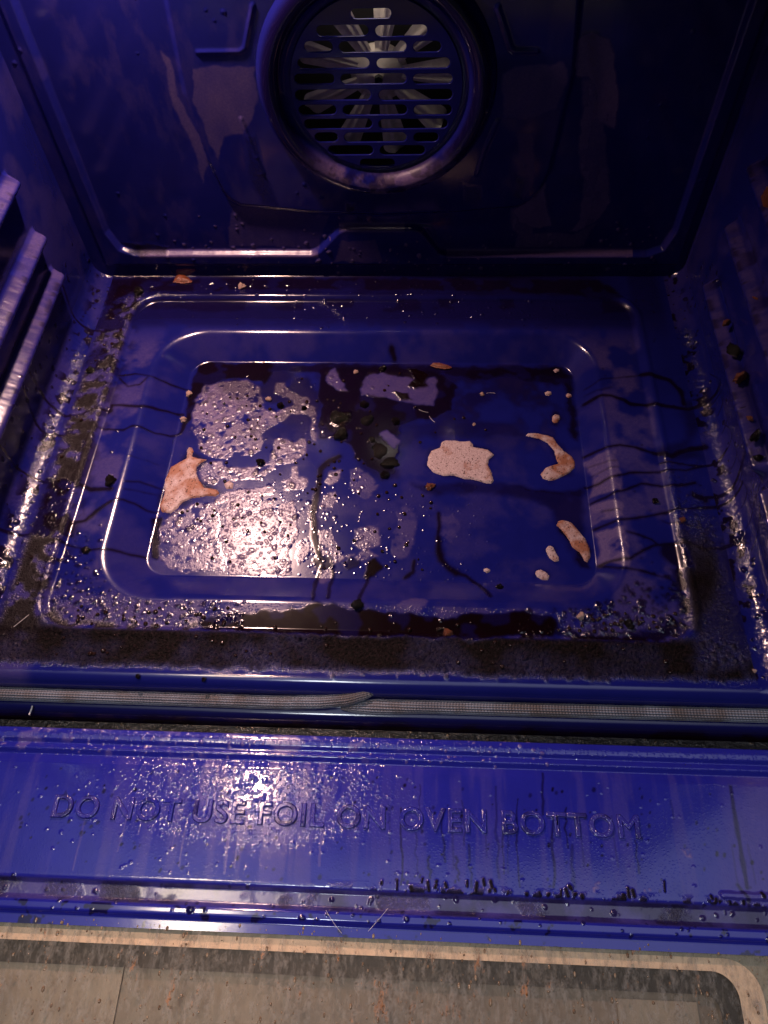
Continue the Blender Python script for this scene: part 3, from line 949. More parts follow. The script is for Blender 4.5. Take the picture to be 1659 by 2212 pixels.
# ---------------- fan cover: dished ring, slotted grille, fan behind
YF = DEPTH - 0.0045
prof = [(0.1075, 0.0010), (0.1062, 0.0040), (0.1035, 0.0080), (0.0995, 0.0112), (0.0950, 0.0124), (0.0905, 0.0112), (0.0870, 0.0080), (0.0845, 0.0048), (0.0815, 0.0030), (0.0780, 0.0026), (0.0755, 0.0024)]
pr = np.array(prof)
tt = np.linspace(0, len(pr) - 1, 56)
i0 = np.minimum(tt.astype(int), len(pr) - 2)
fr = (tt - i0)[:, None]
pp = pr[i0] * (1 - fr) + pr[i0 + 1] * fr
for _ in range(5):
    pp[1:-1] = (pp[:-2] + 2 * pp[1:-1] + pp[2:]) / 4
th = np.linspace(0, 2 * math.pi, 361)
RR, TH = np.meshgrid(pp[:, 0], th, indexing='ij')
HH = np.repeat(pp[:, 1][:, None], len(th), 1)
RX_ = FCX + RR * np.cos(TH)
RZ_ = FCZ + RR * np.sin(TH)
rg = fbm(RX_, RZ_, 0.018, 71, 4)
bot = sm(-0.05, -0.085, RZ_ - FCZ)
ring_sheen = np.clip(1.0 * bot * sm(0.30, 0.55, rg) * sm(0.080, 0.086, RR), 0, 1)  # paler lower part of the ring paints its bright reflection
greaser = np.clip(0.85 * (1 - 0.75 * bot) * sm(0.084, 0.088, RR) * sm(0.106, 0.1, RR) + 0.5 * bot * sm(0.5, 0.6, fbm(RX_, RZ_, 0.01, 72, 4)), 0, 1)
PRg = np.stack([RX_, YF - HH, RZ_], -1)
ring = grid_mesh('fan_cover', PRg, (ring_sheen, greaser * 0.9, greaser * 0.0), None, None, M['enamel_back'], oven, flip=True)

cu = bpy.data.curves.new('grille_curve', 'CURVE')
cu.dimensions = '2D'
cu.fill_mode = 'BOTH'
cu.extrude = 0.0004
cu.bevel_depth = 0.0007
cu.bevel_resolution = 2
cu.resolution_u = 6


def spline(pts):
    s = cu.splines.new('POLY')
    s.points.add(len(pts) - 1)
    for p, c in zip(s.points, pts):
        p.co = (c[0], c[1], 0, 1)
    s.use_cyclic_u = True


GR = 0.0765
spline([(GR * math.cos(a), GR * math.sin(a)) for a in np.linspace(0, 2 * math.pi, 140, endpoint=False)])
# slot rows traced from the photograph (view M): y centre, then x ranges
rows = [(70, 60, [(662, 890)]), (163, 66, [(475, 765), (795, 1085)]), (250, 64, [(410, 570), (598, 972), (1002, 1160)]), (340, 62, [(372, 770), (803, 1208)]),
        (425, 60, [(356, 580), (608, 972), (1002, 1222)]), (512, 62, [(360, 778), (815, 1222)]), (594, 58, [(380, 590), (620, 975), (1005, 1218)]),
        (670, 56, [(410, 785), (815, 1195)]), (743, 54, [(468, 598), (628, 972), (1005, 1145)]), (813, 54, [(540, 790), (822, 1072)]), (882, 44, [(716, 905)])]
for yc_, hgt, xs in rows:
    for xa, xb in xs:
        q = on_back(px('M', [(xa, yc_), (xb, yc_), ((xa + xb) / 2, yc_ - hgt / 2), ((xa + xb) / 2, yc_ + hgt / 2)]), YF - 0.003)
        ax_, bx_ = q[0, 0] - FCX - 0.0002, q[1, 0] - FCX + 0.0002
        zc2 = (q[0, 1] + q[1, 1]) / 2 - FCZ
        hz = abs(q[2, 1] - q[3, 1]) / 2 + 0.0004
        hz = min(hz, (bx_ - ax_) / 2)
        pts = []
        for a in np.linspace(-math.pi / 2, math.pi / 2, 9):
            pts.append((bx_ - hz + hz * math.cos(a), zc2 + hz * math.sin(a)))
        for a in np.linspace(math.pi / 2, 3 * math.pi / 2, 9):
            pts.append((ax_ + hz + hz * math.cos(a), zc2 + hz * math.sin(a)))
        spline(pts)
tmp = bpy.data.objects.new('grille_tmp', cu)
COL.objects.link(tmp)
bpy.context.view_layer.update()
dg = bpy.context.evaluated_depsgraph_get()
me = bpy.data.meshes.new_from_object(tmp.evaluated_get(dg))
bpy.data.objects.remove(tmp)
me.transform(Matrix.Translation((FCX, YF - 0.0035, FCZ)) @ Matrix.Rotation(math.pi / 2, 4, 'X'))
me.materials.clear()
me.materials.append(M['enamel_back'])
me.name = 'grille'
gr = link(bpy.data.objects.new('grille', me), ring)
a = me.attributes.new('soil', 'FLOAT_COLOR', 'POINT')
a.data.foreach_set('color', np.tile([0.0, 0.0, 0.0, 0.0], len(me.vertices)).astype(np.float32))
gr['label'] = 'round slotted grille of dark blue enamel'

area('fan_fill_light', (FCX - 0.01, DEPTH + 0.008, FCZ + 0.094), (FCX, DEPTH + 0.016, FCZ - 0.04), 0.05, 0.036, (1.0, 0.85, 0.72), spread=150)  # added fill so the blades show; no real lamp sits in here
# fan: hub and bent blades, seen through the slots
fan = bpy.data.objects.new('fan', None)
link(fan, oven)
YB = DEPTH + 0.012
bm = bmesh.new()
hp = [(0.0, 0.010), (0.0045, 0.010), (0.005, 0.006), (0.013, 0.006), (0.0145, 0.004), (0.020, 0.003), (0.022, 0.0), (0.026, -0.001)]
rings = []
for r_, y_ in hp[1:]:
    rings.append([bm.verts.new((r_ * math.cos(a), -y_, r_ * math.sin(a))) for a in np.linspace(0, 2 * math.pi, 48, endpoint=False)])
c0 = bm.verts.new((0, -0.010, 0))
for j in range(48):
    bm.faces.new((c0, rings[0][(j + 1) % 48], rings[0][j]))
for i in range(len(rings) - 1):
    for j in range(48):
        bm.faces.new((rings[i][j], rings[i][(j + 1) % 48], rings[i + 1][(j + 1) % 48], rings[i + 1][j]))
hub = bm_obj('hub', bm, M['fanmetal'], fan)
hub.location = (FCX + 0.002, YB, FCZ + 0.003)
bm = bmesh.new()
bmesh.ops.create_cone(bm, cap_ends=True, segments=6, radius1=0.0042, radius2=0.0038, depth=0.005)
bmesh.ops.rotate(bm, verts=bm.verts, cent=(0, 0, 0), matrix=Matrix.Rotation(math.pi / 2, 3, 'X'))
nut = bm_obj('nut', bm, M['black'], fan, False)
nut.location = (FCX + 0.002, YB - 0.012, FCZ + 0.003)


def blade_mesh():
    nu, nv = 30, 14
    P = np.zeros((nu, nv, 3))
    for i in range(nu):
        f = i / (nu - 1)
        r = 0.018 + f * 0.056
        w = 0.0055 + 0.0075 * f
        if f > 0.86:
            w *= math.sqrt(max(0.02, 1 - ((f - 0.86) / 0.145) ** 2))
        for j in range(nv):
            g = j / (nv - 1) * 2 - 1
            y = -0.001 - 0.007 * f * (0.5 + 0.5 * g) - 0.0020 * math.exp(-(g / 0.22) ** 2) * min(1, f * 6 + .3) * (1 if f < .85 else .4)
            y -= 0.0014 * math.exp(-((g - 0.62) / 0.16) ** 2)
            P[i, j] = (w * g, y, r)
    me = bpy.data.meshes.new('blade')
    verts = P.reshape(-1, 3).tolist()
    faces = [(i * nv + j, i * nv + j + 1, (i + 1) * nv + j + 1, (i + 1) * nv + j) for i in range(nu - 1) for j in range(nv - 1)]
    me.from_pydata(verts, [], faces)
    smooth(me)
    me.materials.append(M['fanmetal'])
    return me


bme = blade_mesh()
for k in range(9):
    o = bpy.data.objects.new('blade', bme)
    link(o, fan)
    o.location = hub.location
    o.rotation_euler = (0, math.radians(8 + 40 * k), 0)
    if k == 0:
        md = None
# fan chamber behind the cover
bm = bmesh.new()
n = 48
ra = [bm.verts.new((FCX + 0.098 * math.cos(a), DEPTH + 0.0005, FCZ + 0.098 * math.sin(a))) for a in np.linspace(0, 2 * math.pi, n, endpoint=False)]
rb_ = [bm.verts.new((FCX + 0.12 * math.cos(a), DEPTH + 0.045, FCZ + 0.12 * math.sin(a))) for a in np.linspace(0, 2 * math.pi, n, endpoint=False)]
for j in range(n):
    bm.faces.new((ra[j], ra[(j + 1) % n], rb_[(j + 1) % n], rb_[j]))
bm.faces.new(rb_)
bm_obj('fan_chamber', bm, M['black'], oven, False)


# ---------------- outer shell so that nothing shines in from behind or from the sides
def boxm(bm, x0, x1, y0, y1, z0, z1):
    v = [bm.verts.new(p) for p in ((x0, y0, z0), (x1, y0, z0), (x1, y1, z0), (x0, y1, z0), (x0, y0, z1), (x1, y0, z1), (x1, y1, z1), (x0, y1, z1))]
    for f in ((0, 3, 2, 1), (4, 5, 6, 7), (0, 1, 5, 4), (1, 2, 6, 5), (2, 3, 7, 6), (3, 0, 4, 7)):
        bm.faces.new([v[i] for i in f])


bm = bmesh.new()
boxm(bm, -0.39, 0.39, 0.545, 0.56, -0.12, 0.60)
boxm(bm, -0.39, -0.375, 0.012, 0.545, -0.12, 0.60)
boxm(bm, 0.375, 0.39, 0.012, 0.545, -0.12, 0.60)
boxm(bm, -0.375, 0.375, 0.012, 0.545, 0.585, 0.60)
boxm(bm, -0.375, 0.375, 0.012, 0.545, -0.12, -0.10)
boxm(bm, -0.39, 0.39, -0.006, 0.010, 0.516, 0.74)
boxm(bm, -0.39, -0.345, -0.004, 0.010, -0.10, 0.5155)
boxm(bm, 0.345, 0.39, -0.004, 0.010, -0.10, 0.5155)
bm_obj('outer_shell', bm, M['black'], oven, False)

# ---------------- front frame below the lip
fy = np.array([(0.004, -0.013), (-0.004, -0.0215), (-0.0125, -0.0235), (-0.0175, -0.0275), (-0.0205, -0.034), (-0.0215, -0.05), (-0.0215, -0.10)])
tt = np.linspace(0, len(fy) - 1, 60)
i0 = np.minimum(tt.astype(int), len(fy) - 2)
fr = (tt - i0)[:, None]
fp = fy[i0] * (1 - fr) + fy[i0 + 1] * fr
for _ in range(8):
    fp[1:-1] = (fp[:-2] + 2 * fp[1:-1] + fp[2:]) / 4
xx = np.linspace(-0.36, 0.36, 300)
XX, II = np.meshgrid(xx, np.arange(60), indexing='ij')
FP = np.stack([XX, fp[II][..., 0], fp[II][..., 1]], -1)
zz = np.zeros_like(XX)
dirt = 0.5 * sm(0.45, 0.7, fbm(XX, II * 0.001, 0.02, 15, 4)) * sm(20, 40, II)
grid_mesh('front_frame', FP, (zz, np.clip(0.25 * sm(8, 16, II) + 0.7 * sm(14, 34, II) + dirt, 0, 1), dirt * 0.4), None, None, M['enamel'], oven, flip=True)  # grease channel also darkens downward, painting the shade below the lip

# slotted hinge strip in the gap
cu = bpy.data.curves.new('strip_curve', 'CURVE')
cu.dimensions = '2D'
cu.fill_mode = 'BOTH'
cu.extrude = 0.0006
cu.bevel_depth = 0.0003
spline([(-0.36, -0.0065), (0.36, -0.0065), (0.36, 0.0065), (-0.36, 0.0065)])
for xa, xb in [(-0.345, -0.285), (-0.262, -0.215), (-0.195, -0.145), (-0.128, -0.030 - .045), (-0.040, 0.035), (0.055, 0.125), (0.150, 0.215), (0.240, 0.300)]:
    spline([(xa, -0.0028), (xb, -0.0028), (xb, 0.0012), (xa, 0.0012)])
tmp = bpy.data.objects.new('strip_tmp', cu)
COL.objects.link(tmp)
bpy.context.view_layer.update()
dg = bpy.context.evaluated_depsgraph_get()
me = bpy.data.meshes.new_from_object(tmp.evaluated_get(dg))
bpy.data.objects.remove(tmp)
me.transform(Matrix.Translation((0, -0.0275, -0.0330)))
me.materials.clear()
me.materials.append(M['crustglints'])
me.name = 'vent_strip'
link(bpy.data.objects.new('vent_strip', me), oven)


# ---------------- braided gasket, two ends crossing in the middle
def gasket_mat():
    m, nt, N, L, P = nodes_of('woven_fibreglass')
    tc = N.new('ShaderNodeTexCoord').outputs['Object']
    sp = N.new('ShaderNodeSeparateXYZ')
    L.new(tc, sp.inputs[0])
    st = math_n(nt, 'SINE', math_n(nt, 'ADD', math_n(nt, 'MULTIPLY', sp.outputs[0], 2600), math_n(nt, 'MULTIPLY', sp.outputs[2], 1500)))
    n = noise_n(nt, 40, 3, 0.6, tc)
    c = mixrgb(nt, (0.20, 0.235, 0.31), (0.11, 0.12, 0.15), n)
    at = N.new('ShaderNodeAttribute')
    at.attribute_name = 'soil'
    sep = N.new('ShaderNodeSeparateColor')
    L.new(at.outputs['Color'], sep.inputs[0])
    c = mixrgb(nt, (0.030, 0.028, 0.04), c, sep.outputs[0])
    c = mixrgb(nt, c, (0.06, 0.04, 0.03), math_n(nt, 'MULTIPLY', ramp_n(nt, n, 0.45, 0.70), 0.7))
    L.new(c, P.inputs['Base Color'])
    P.inputs['Roughness'].default_value = 0.55
    P.inputs['Sheen Weight'].default_value = 0.2
    b = N.new('ShaderNodeBump')
    b.inputs['Strength'].default_value = 0.5
    b.inputs['Distance'].default_value = 0.0005
    L.new(st, b.inputs['Height'])
    L.new(b.outputs[0], P.inputs['Normal'])
    return m


M['gasket'] = gasket_mat()


def gasket(path, tw0):
    path = np.array(path, float)
    seg = np.r_[0, np.cumsum(np.linalg.norm(np.diff(path, axis=0), axis=1))]
    n = 700
    u = np.linspace(0, seg[-1], n)
    C = np.stack([np.interp(u, seg, path[:, k]) for k in range(4)], -1)
    for _ in range(25):
        C[1:-1] = (C[:-2] + 2 * C[1:-1] + C[2:]) / 4
    T_ = np.gradient(C[:, :3], axis=0)
    T_ /= np.linalg.norm(T_, axis=1)[:, None]
    up = np.array([0, 0, 1.0])
    A_ = np.cross(T_, up)
    A_ /= np.linalg.norm(A_, axis=1)[:, None]
    B_ = np.cross(A_, T_)
    m = 120
    th = np.linspace(0, 2 * math.pi, m + 1)
    TH, I = np.meshgrid(th, np.arange(n), indexing='xy')
    tw = np.interp(C[:, 0], [-0.05, 0.0, 0.05], tw0)[:, None]
    rib = np.cos(TH * 15 + tw * 3)
    wav = vnoise(u[:, None] + TH * 0, TH * 0.004, 0.0035, 3) - 0.5
    R_ = C[:, 3][:, None] * (1 + 0.055 * rib + 0.05 * wav)
    P = C[:, None, :3] + A_[:, None] * (np.cos(TH) * R_)[..., None] + B_[:, None] * (np.sin(TH) * R_ * 0.80)[..., None]
    s0 = sm(-0.8, 0.3, rib)
    wav2 = sm(0.3, 0.6, vnoise(u[:, None] + TH * 0, TH * 0.01, 0.02, 8))
    return grid_mesh('gasket', P, (s0 * (0.55 + 0.45 * wav2), s0 * 0, s0 * 0), None, None, M['gasket'], oven)


gasket([(-0.36, -0.0055, -0.0145, 0.0052), (-0.06, -0.0060, -0.0150, 0.0052), (-0.03, -0.0052, -0.0135, 0.0052), (-0.008, -0.0030, -0.0115, 0.0050), (0.006, 0.0010, -0.0090, 0.0042), (0.014, 0.004, -0.0100, 0.0020)], (0, 1, 3))
gasket([(-0.014, -0.0085, -0.0165, 0.0012), (-0.004, -0.0076, -0.0168, 0.0042), (0.012, -0.0070, -0.0165, 0.0062), (0.05, -0.0062, -0.0152, 0.0052), (0.36, -0.0055, -0.0145, 0.0052)], (-3, -2, 0))

# ---------------- the door, folded down
ZD = -0.020
door_e = bpy.data.objects.new('door', None)
link(door_e, oven)
res = 0.0007
xd = np.linspace(-0.36, 0.36, int(0.72 / res))
yd = np.linspace(-0.168, -0.022, int(0.146 / 0.0006))
X, Y = np.meshgrid(xd, yd, indexing='ij')
D = Dom(X, Y, 0.0010, seed=21)
pr = np.array([(-0.0220, -0.030), (-0.0275, -0.022), (-0.0290, -0.0030), (-0.0305, 0.0004), (-0.0345, 0.0016), (-0.0392, 0.0010), (-0.0415, -0.0012), (-0.0428, -0.0014), (-0.0445, 0.0002), (-0.0466, 0.0006), (-0.0488, -0.0012),
               (-0.0505, -0.0026), (-0.0535, -0.0012), (-0.0570, 0.0), (-0.1366, 0.0), (-0.1388, -0.0006), (-0.1408, -0.0036), (-0.1500, -0.0042), (-0.1518, -0.0022), (-0.1535, 0.0), (-0.1582, -0.0002), (-0.1600, -0.0010), (-0.1606, -0.0036), (-0.168, -0.0040)])
H = np.interp(-Y, -pr[:, 0], pr[:, 1])
H = blur(H, 2)
st = np.clip(0.55 + 0 * X, 0, 1)
vs = fbm(X, Y * 0.16, 0.0055, 12, 4)          # vertical streaks of drip film
vs2 = fbm(X, Y * 0.10, 0.0100, 52, 4)
flat = (Y < -0.050) & (Y > -0.1385)
lampz = np.exp(-((X + 0.075) / 0.085) ** 2)
D.film = np.maximum(D.film, flat * 0.38 * lampz * sm(0.42, 0.62, vs) * sm(-0.122, -0.06, Y))
D.film = np.maximum(D.film, flat * 0.14 * sm(0.5, 0.7, vs2))
bead = sm(-0.053, -0.048, Y)
D.film = np.maximum(D.film, bead * 0.5 * sm(0.52, 0.64, fbm(X, Y, 0.016, 72, 4)) * sm(0.06, -0.01, X))
D.splat = np.maximum(D.splat, flat * (0.04 + 0.32 * lampz * sm(-0.12, -0.08, Y)) + 0.25 * bead)
gut = sm(-0.1378, -0.1400, Y) * sm(-0.1535, -0.1515, Y)
D.film = np.maximum(D.film, gut * 0.40)
D.grease = np.maximum(D.grease, gut * (0.25 + 0.5 * sm(0.4, 0.7, fbm(X, Y, 0.03, 182, 5))))
D.crust = np.maximum(D.crust, gut * (0.0 + 0.5 * sm(0.45, 0.65, fbm(X, Y, 0.02, 82, 5))))
lipz = sm(-0.1525, -0.1535, Y)
D.grease = np.maximum(D.grease, lipz * 0.8 * sm(0.66, 0.72, fbm(X, Y, 0.010, 84, 4)))
D.crust = np.maximum(D.crust, sm(-0.132, -0.1375, Y) * (1 - gut) * (1 - lipz) * 0.9 * sm(0.50, 0.60, fbm(X, Y, 0.008, 85, 4)) * sm(-0.05, 0.05, X))


def DZ(view, pts):
    return on_z(px(view, pts), ZD)[:, :2]


rr = random.Random(5)
drips = [(82, 850, 1180), (165, 750, 960), (150, 960, 1130), (262, 880, 1080), (350, 820, 1010), (380, 1010, 1190), (495, 760, 1150), (583, 810, 1190), (735, 880, 1190), (790, 850, 1020), (820, 1010, 1190),
         (1095, 990, 1130), (325, 1060, 1160), (205, 1060, 1150), (520, 960, 1130), (690, 700, 880)]
for x0, y0, y1 in drips:
    pts = [(x0 + rr.uniform(-5, 5) + (8 if y > (y0 + y1) / 2 else 0), y) for y in np.linspace(y0, y1, 7)]
    sl, m = D.stroke(DZ('N', pts), rr.uniform(.0010, .0020))
    D.put('grease', sl, m, rr.uniform(0.4, 0.7))
for pts, w in [([(1500, 760), (1520, 900), (1545, 1050), (1570, 1190)], .0030), ([(1530, 1180), (1570, 1240), (1590, 1300)], .0026)]:
    sl, m = D.stroke(DZ('N', pts), w)
    D.put('grease', sl, m, 0.7)
for k in range(26):
    x0 = rr.uniform(-0.3, 0.3)
    y0 = rr.uniform(-0.07, -0.10)
    L_ = rr.uniform(0.01, 0.04)
    sl, m = D.stroke(np.array([(x0, y0), (x0 + rr.uniform(-.002, .002), y0 - L_)]), 0.0013)
    D.put('film' if x0 < 0.02 else 'grease', sl, m, 0.28)
for k in range(34):     # burnt drops gathered along the edge of the gutter
    x0 = rr.uniform(0.02, 0.30)
    y0 = -0.1375 + 0.006 * rr.random() ** 2
    L_ = 0.0008 + 0.006 * rr.random() ** 3
    sl, m = D.stroke(np.array([(x0, y0), (x0 + rr.uniform(-.001, .001), y0 + L_)]), rr.uniform(.0014, .0030))
    D.put('grease', sl, m, 0.8)
    D.put('crust', sl, m, 0.9)
    D.h[sl] += 0.00018 * m
for k in range(170):
    x0 = rr.uniform(-0.25, 0.31)
    y0 = rr.uniform(-0.135, -0.06)
    sl, m = D.stroke(np.array([(x0, y0), (x0 + 0.0004, y0 + rr.uniform(0, .0015))]), rr.uniform(.0011, .0024))
    D.put('grease', sl, m, rr.uniform(0.4, 0.9))
for v_, pts in [('Q', [(905, 200), (935, 185), (962, 210), (945, 238), (912, 228)]), ('Q', [(1100, 225), (1150, 215), (1170, 240), (1120, 245)]), ('Q', [(1290, 50), (1320, 45), (1335, 85), (1310, 80)])]:
    sl, m, sd = D.poly(on_z(px(v_, pts), ZD)[:, :2], 0.001)
    D.put('film', sl, m * sm(.4, .6, fbm(X[sl], Y[sl], .004, 3, 3)), 1.0)
D.film = np.maximum(D.film, 0.30 * flat * sm(0.255, 0.29, X - 0.25 * (Y + 0.09) + 0.02 * (vs2 - .5)))
D.bumps(620, 0.0007, 0.0012, 0.38, flat * np.clip(lampz * sm(-0.13, -0.06, Y), 0.02, 1), None, 0.4, 41, (-0.25, 0.05, -0.135, -0.05))
D.bumps(90, 0.0007, 0.0010, 0.4, flat * 1.0, None, 0.4, 42, (-0.3, 0.3, -0.135, -0.05))
D.bumps(90, 0.0008, 0.0014, 0.4, bead, 'film', 0.7, 43, (-0.3, 0.15, -0.05, -0.03))
D.bumps(110, 0.0008, 0.0020, 0.45, gut + lipz, 'grease', 0.7, 44, (-0.3, 0.33, -0.160, -0.139))
sl, m = D.stroke(np.array([(0.262, -0.1325), (0.36, -0.1325)]), 0.0045, 0.4)
H[sl] += 0.0022 * m
P = np.stack([X, Y, ZD + H + D.h], -1)
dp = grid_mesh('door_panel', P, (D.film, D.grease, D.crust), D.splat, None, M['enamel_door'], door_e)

# raised lettering
tcu = bpy.data.curves.new('lettering_curve', 'FONT')
tcu.body = 'DO NOT USE FOIL ON OVEN BOTTOM'
tcu.size = 0.0228
tcu.space_character = 1.12
tcu.extrude = 0.0010
tcu.bevel_depth = 0.0009
tcu.bevel_resolution = 3
tcu.offset = -0.0002
tcu.align_x = 'CENTER'
tcu.resolution_u = 8
tmp = bpy.data.objects.new('lettering_tmp', tcu)
COL.objects.link(tmp)
bpy.context.view_layer.update()
dg = bpy.context.evaluated_depsgraph_get()
me = bpy.data.meshes.new_from_object(tmp.evaluated_get(dg))
bpy.data.objects.remove(tmp)
co = np.zeros(len(me.vertices) * 3, dtype=np.float32)
me.vertices.foreach_get('co', co)
co = co.reshape(-1, 3)
x0, x1 = co[:, 0].min(), co[:, 0].max()
y0, y1 = co[:, 1].min(), co[:, 1].max()
co[:, 0] = (co[:, 0] - x0) / (x1 - x0) * 0.4375 - 0.2270
co[:, 1] = (co[:, 1] - y0) / (y1 - y0) * 0.0170 - 0.0982
co[:, 2] = co[:, 2] + ZD + 0.0001
me.vertices.foreach_set('co', co.reshape(-1))
me.update()
me.materials.clear()
me.materials.append(M['enamel_door'])
smooth(me)
a = me.attributes.new('soil', 'FLOAT_COLOR', 'POINT')
c = np.zeros((len(me.vertices), 4), dtype=np.float32)
c[:, 0] = 0.25 * vnoise(co[:, 0], co[:, 1], 0.02, 3)
c[:, 1] = 0.5 * sm(.6, .8, vnoise(co[:, 0], co[:, 1], 0.006, 5))
c[:, 3] = 0.5
a.data.foreach_set('color', c.reshape(-1))
me.name = 'lettering'
let = link(bpy.data.objects.new('lettering', me), door_e)
let['label'] = 'raised capitals reading DO NOT USE FOIL ON OVEN BOTTOM'


# window: printed border, recessed inner pane, dirty outer pane
def ring_rect(bm, o, i, z, ro, ri):
    def loop(x0, x1, y0, y1, r, n=10):
        pts = []
        for cx_, cy_, a0 in ((x1 - r, y1 - r, 0), (x0 + r, y1 - r, 90), (x0 + r, y0 + r, 180), (x1 - r, y0 + r, 270)):
            for k in range(n + 1):
                a = math.radians(a0 + 90 * k / n)
                pts.append(bm.verts.new((cx_ + r * math.cos(a), cy_ + r * math.sin(a), z)))
        return pts
    A_ = loop(*o, ro)
    B_ = loop(*i, ri)
    n = len(A_)
    for k in range(n):
        bm.faces.new((A_[k], A_[(k + 1) % n], B_[(k + 1) % n], B_[k]))
    return B_


M['borderg'] = simple('grey_green_border', (0.36, 0.37, 0.31), (0.26, 0.25, 0.20), 0.5, 90, 0.2)
M['borderp'] = simple('cream_border', (0.95, 0.76, 0.58), (0.80, 0.62, 0.46), 0.5, 90, 0.2)
M['innerdark'] = simple('inner_shadow_gap', (0.014, 0.012, 0.010), (0.008, 0.007, 0.007), 0.5, 60, 0.3)
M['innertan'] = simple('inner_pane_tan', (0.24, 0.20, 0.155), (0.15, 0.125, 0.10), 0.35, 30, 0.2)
M['panereflect'] = simple('painted_pane_reflection', (0.36, 0.315, 0.25), (0.27, 0.235, 0.19), 0.35, 30, 0.2)  # lighter tan paints room reflections seen in the glass
bm = bmesh.new()
ring_rect(bm, (-0.36, 0.36, -0.52, -0.1625), (-0.292, 0.280, -0.48, -0.1702), -0.0290, 0.012, 0.022)
bf = bm_obj('window_border', bm, M['borderg'], door_e, False)
bm = bmesh.new()
b1 = ring_rect(bm, (-0.292, 0.280, -0.48, -0.1702), (-0.286, 0.264, -0.472, -0.1780), -0.0292, 0.022, 0.016)
bm_obj('window_trim', bm, M['borderp'], door_e, False)
bm = bmesh.new()
b2 = ring_rect(bm, (-0.286, 0.266, -0.472, -0.1768), (-0.272, 0.252, -0.46, -0.1915), -0.0345, 0.016, 0.010)
bm_obj('window_gap_shade', bm, M['innerdark'], door_e, False)  # near-black ring paints the shadow in the gap under the trim
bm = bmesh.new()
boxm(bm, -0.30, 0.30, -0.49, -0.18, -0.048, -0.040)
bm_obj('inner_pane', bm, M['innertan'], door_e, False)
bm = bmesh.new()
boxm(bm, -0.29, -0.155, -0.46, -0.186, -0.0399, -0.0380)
bm_obj('pane_reflection', bm, M['panereflect'], door_e, False)  # no real part: a pale panel standing in for a reflection
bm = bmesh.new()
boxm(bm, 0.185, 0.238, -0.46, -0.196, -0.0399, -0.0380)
bm_obj('pane_reflection', bm, M['panereflect'], door_e, False)  # second pale panel, likewise a painted reflection
bm = bmesh.new()
boxm(bm, -0.36, 0.36, -0.52, -0.024, -0.075, -0.052)
boxm(bm, -0.36, -0.30, -0.52, -0.17, -0.052, -0.0300)
boxm(bm, 0.30, 0.36, -0.52, -0.17, -0.052, -0.0300)
boxm(bm, -0.36, 0.36, -0.54, -0.5201, -0.075, -0.0205)
bm_obj('door_shell', bm, M['black'], door_e, False)


def glass_mat():
    m, nt, N, L, P = nodes_of('dirty_glass')
    tc = N.new('ShaderNodeTexCoord').outputs['Object']
    mp = N.new('ShaderNodeMapping')
    mp.inputs['Scale'].default_value = (1, 0.38, 1)
    L.new(tc, mp.inputs[0])
    s = noise_n(nt, 85, 7, 0.72, mp.outputs[0])
    s2 = noise_n(nt, 210, 6, 0.72, mp.outputs[0])
    s3 = noise_n(nt, 30, 4, 0.6, tc)
    P.inputs['Transmission Weight'].default_value = 0.0
    col = mixrgb(nt, (0.30, 0.275, 0.23), (0.30, 0.12, 0.03), ramp_n(nt, s, 0.60, 0.66))
    L.new(col, P.inputs['Base Color'])
    r = math_n(nt, 'ADD', 0.16, math_n(nt, 'MULTIPLY', s2, 0.30))
    L.new(r, P.inputs['Roughness'])
    r = None
    vor = N.new('ShaderNodeTexVoronoi')
    vor.inputs['Scale'].default_value = 420
    L.new(tc, vor.inputs['Vector'])
    dots = math_n(nt, 'MULTIPLY', ramp_n(nt, vor.outputs['Distance'], 0.35, 0.0), ramp_n(nt, s, 0.42, 0.62))
    b = N.new('ShaderNodeBump')
    b.inputs['Strength'].default_value = 0.9
    b.inputs['Distance'].default_value = 0.0010
    L.new(math_n(nt, 'ADD', math_n(nt, 'MULTIPLY', dots, 1.6), math_n(nt, 'MULTIPLY', s2, 0.7)), b.inputs['Height'])
    L.new(b.outputs[0], P.inputs['Normal'])
    tr = N.new('ShaderNodeBsdfTransparent')
    tr.inputs[0].default_value = (0.96, 0.94, 0.90, 1)
    mx = N.new('ShaderNodeMixShader')
    f = math_n(nt, 'MULTIPLY', ramp_n(nt, math_n(nt, 'ADD', math_n(nt, 'MULTIPLY', s2, 0.55), math_n(nt, 'MULTIPLY', s, 0.5)), 0.51, 0.68), 0.50)
    f = math_n(nt, 'ADD', f, 0.06)
    f = math_n(nt, 'ADD', f, math_n(nt, 'MULTIPLY', ramp_n(nt, s, 0.62, 0.67), 0.6), True)
    L.new(f, mx.inputs[0])
    L.new(tr.outputs[0], mx.inputs[1])
    L.new(P.outputs[0], mx.inputs[2])
    out = N['Material Output']
    L.new(mx.outputs[0], out.inputs['Surface'])
    return m


M['glass'] = glass_mat()
bm = bmesh.new()
boxm(bm, -0.36, 0.36, -0.52, -0.1612, -0.0288, -0.0240)
gl = bm_obj('window_glass', bm, M['glass'], door_e, False)
gl['label'] = 'greasy brown-streaked oven door window glass'

# ------------------------------------------------------------------ loose things lying in the oven
bpy.context.view_layer.update()


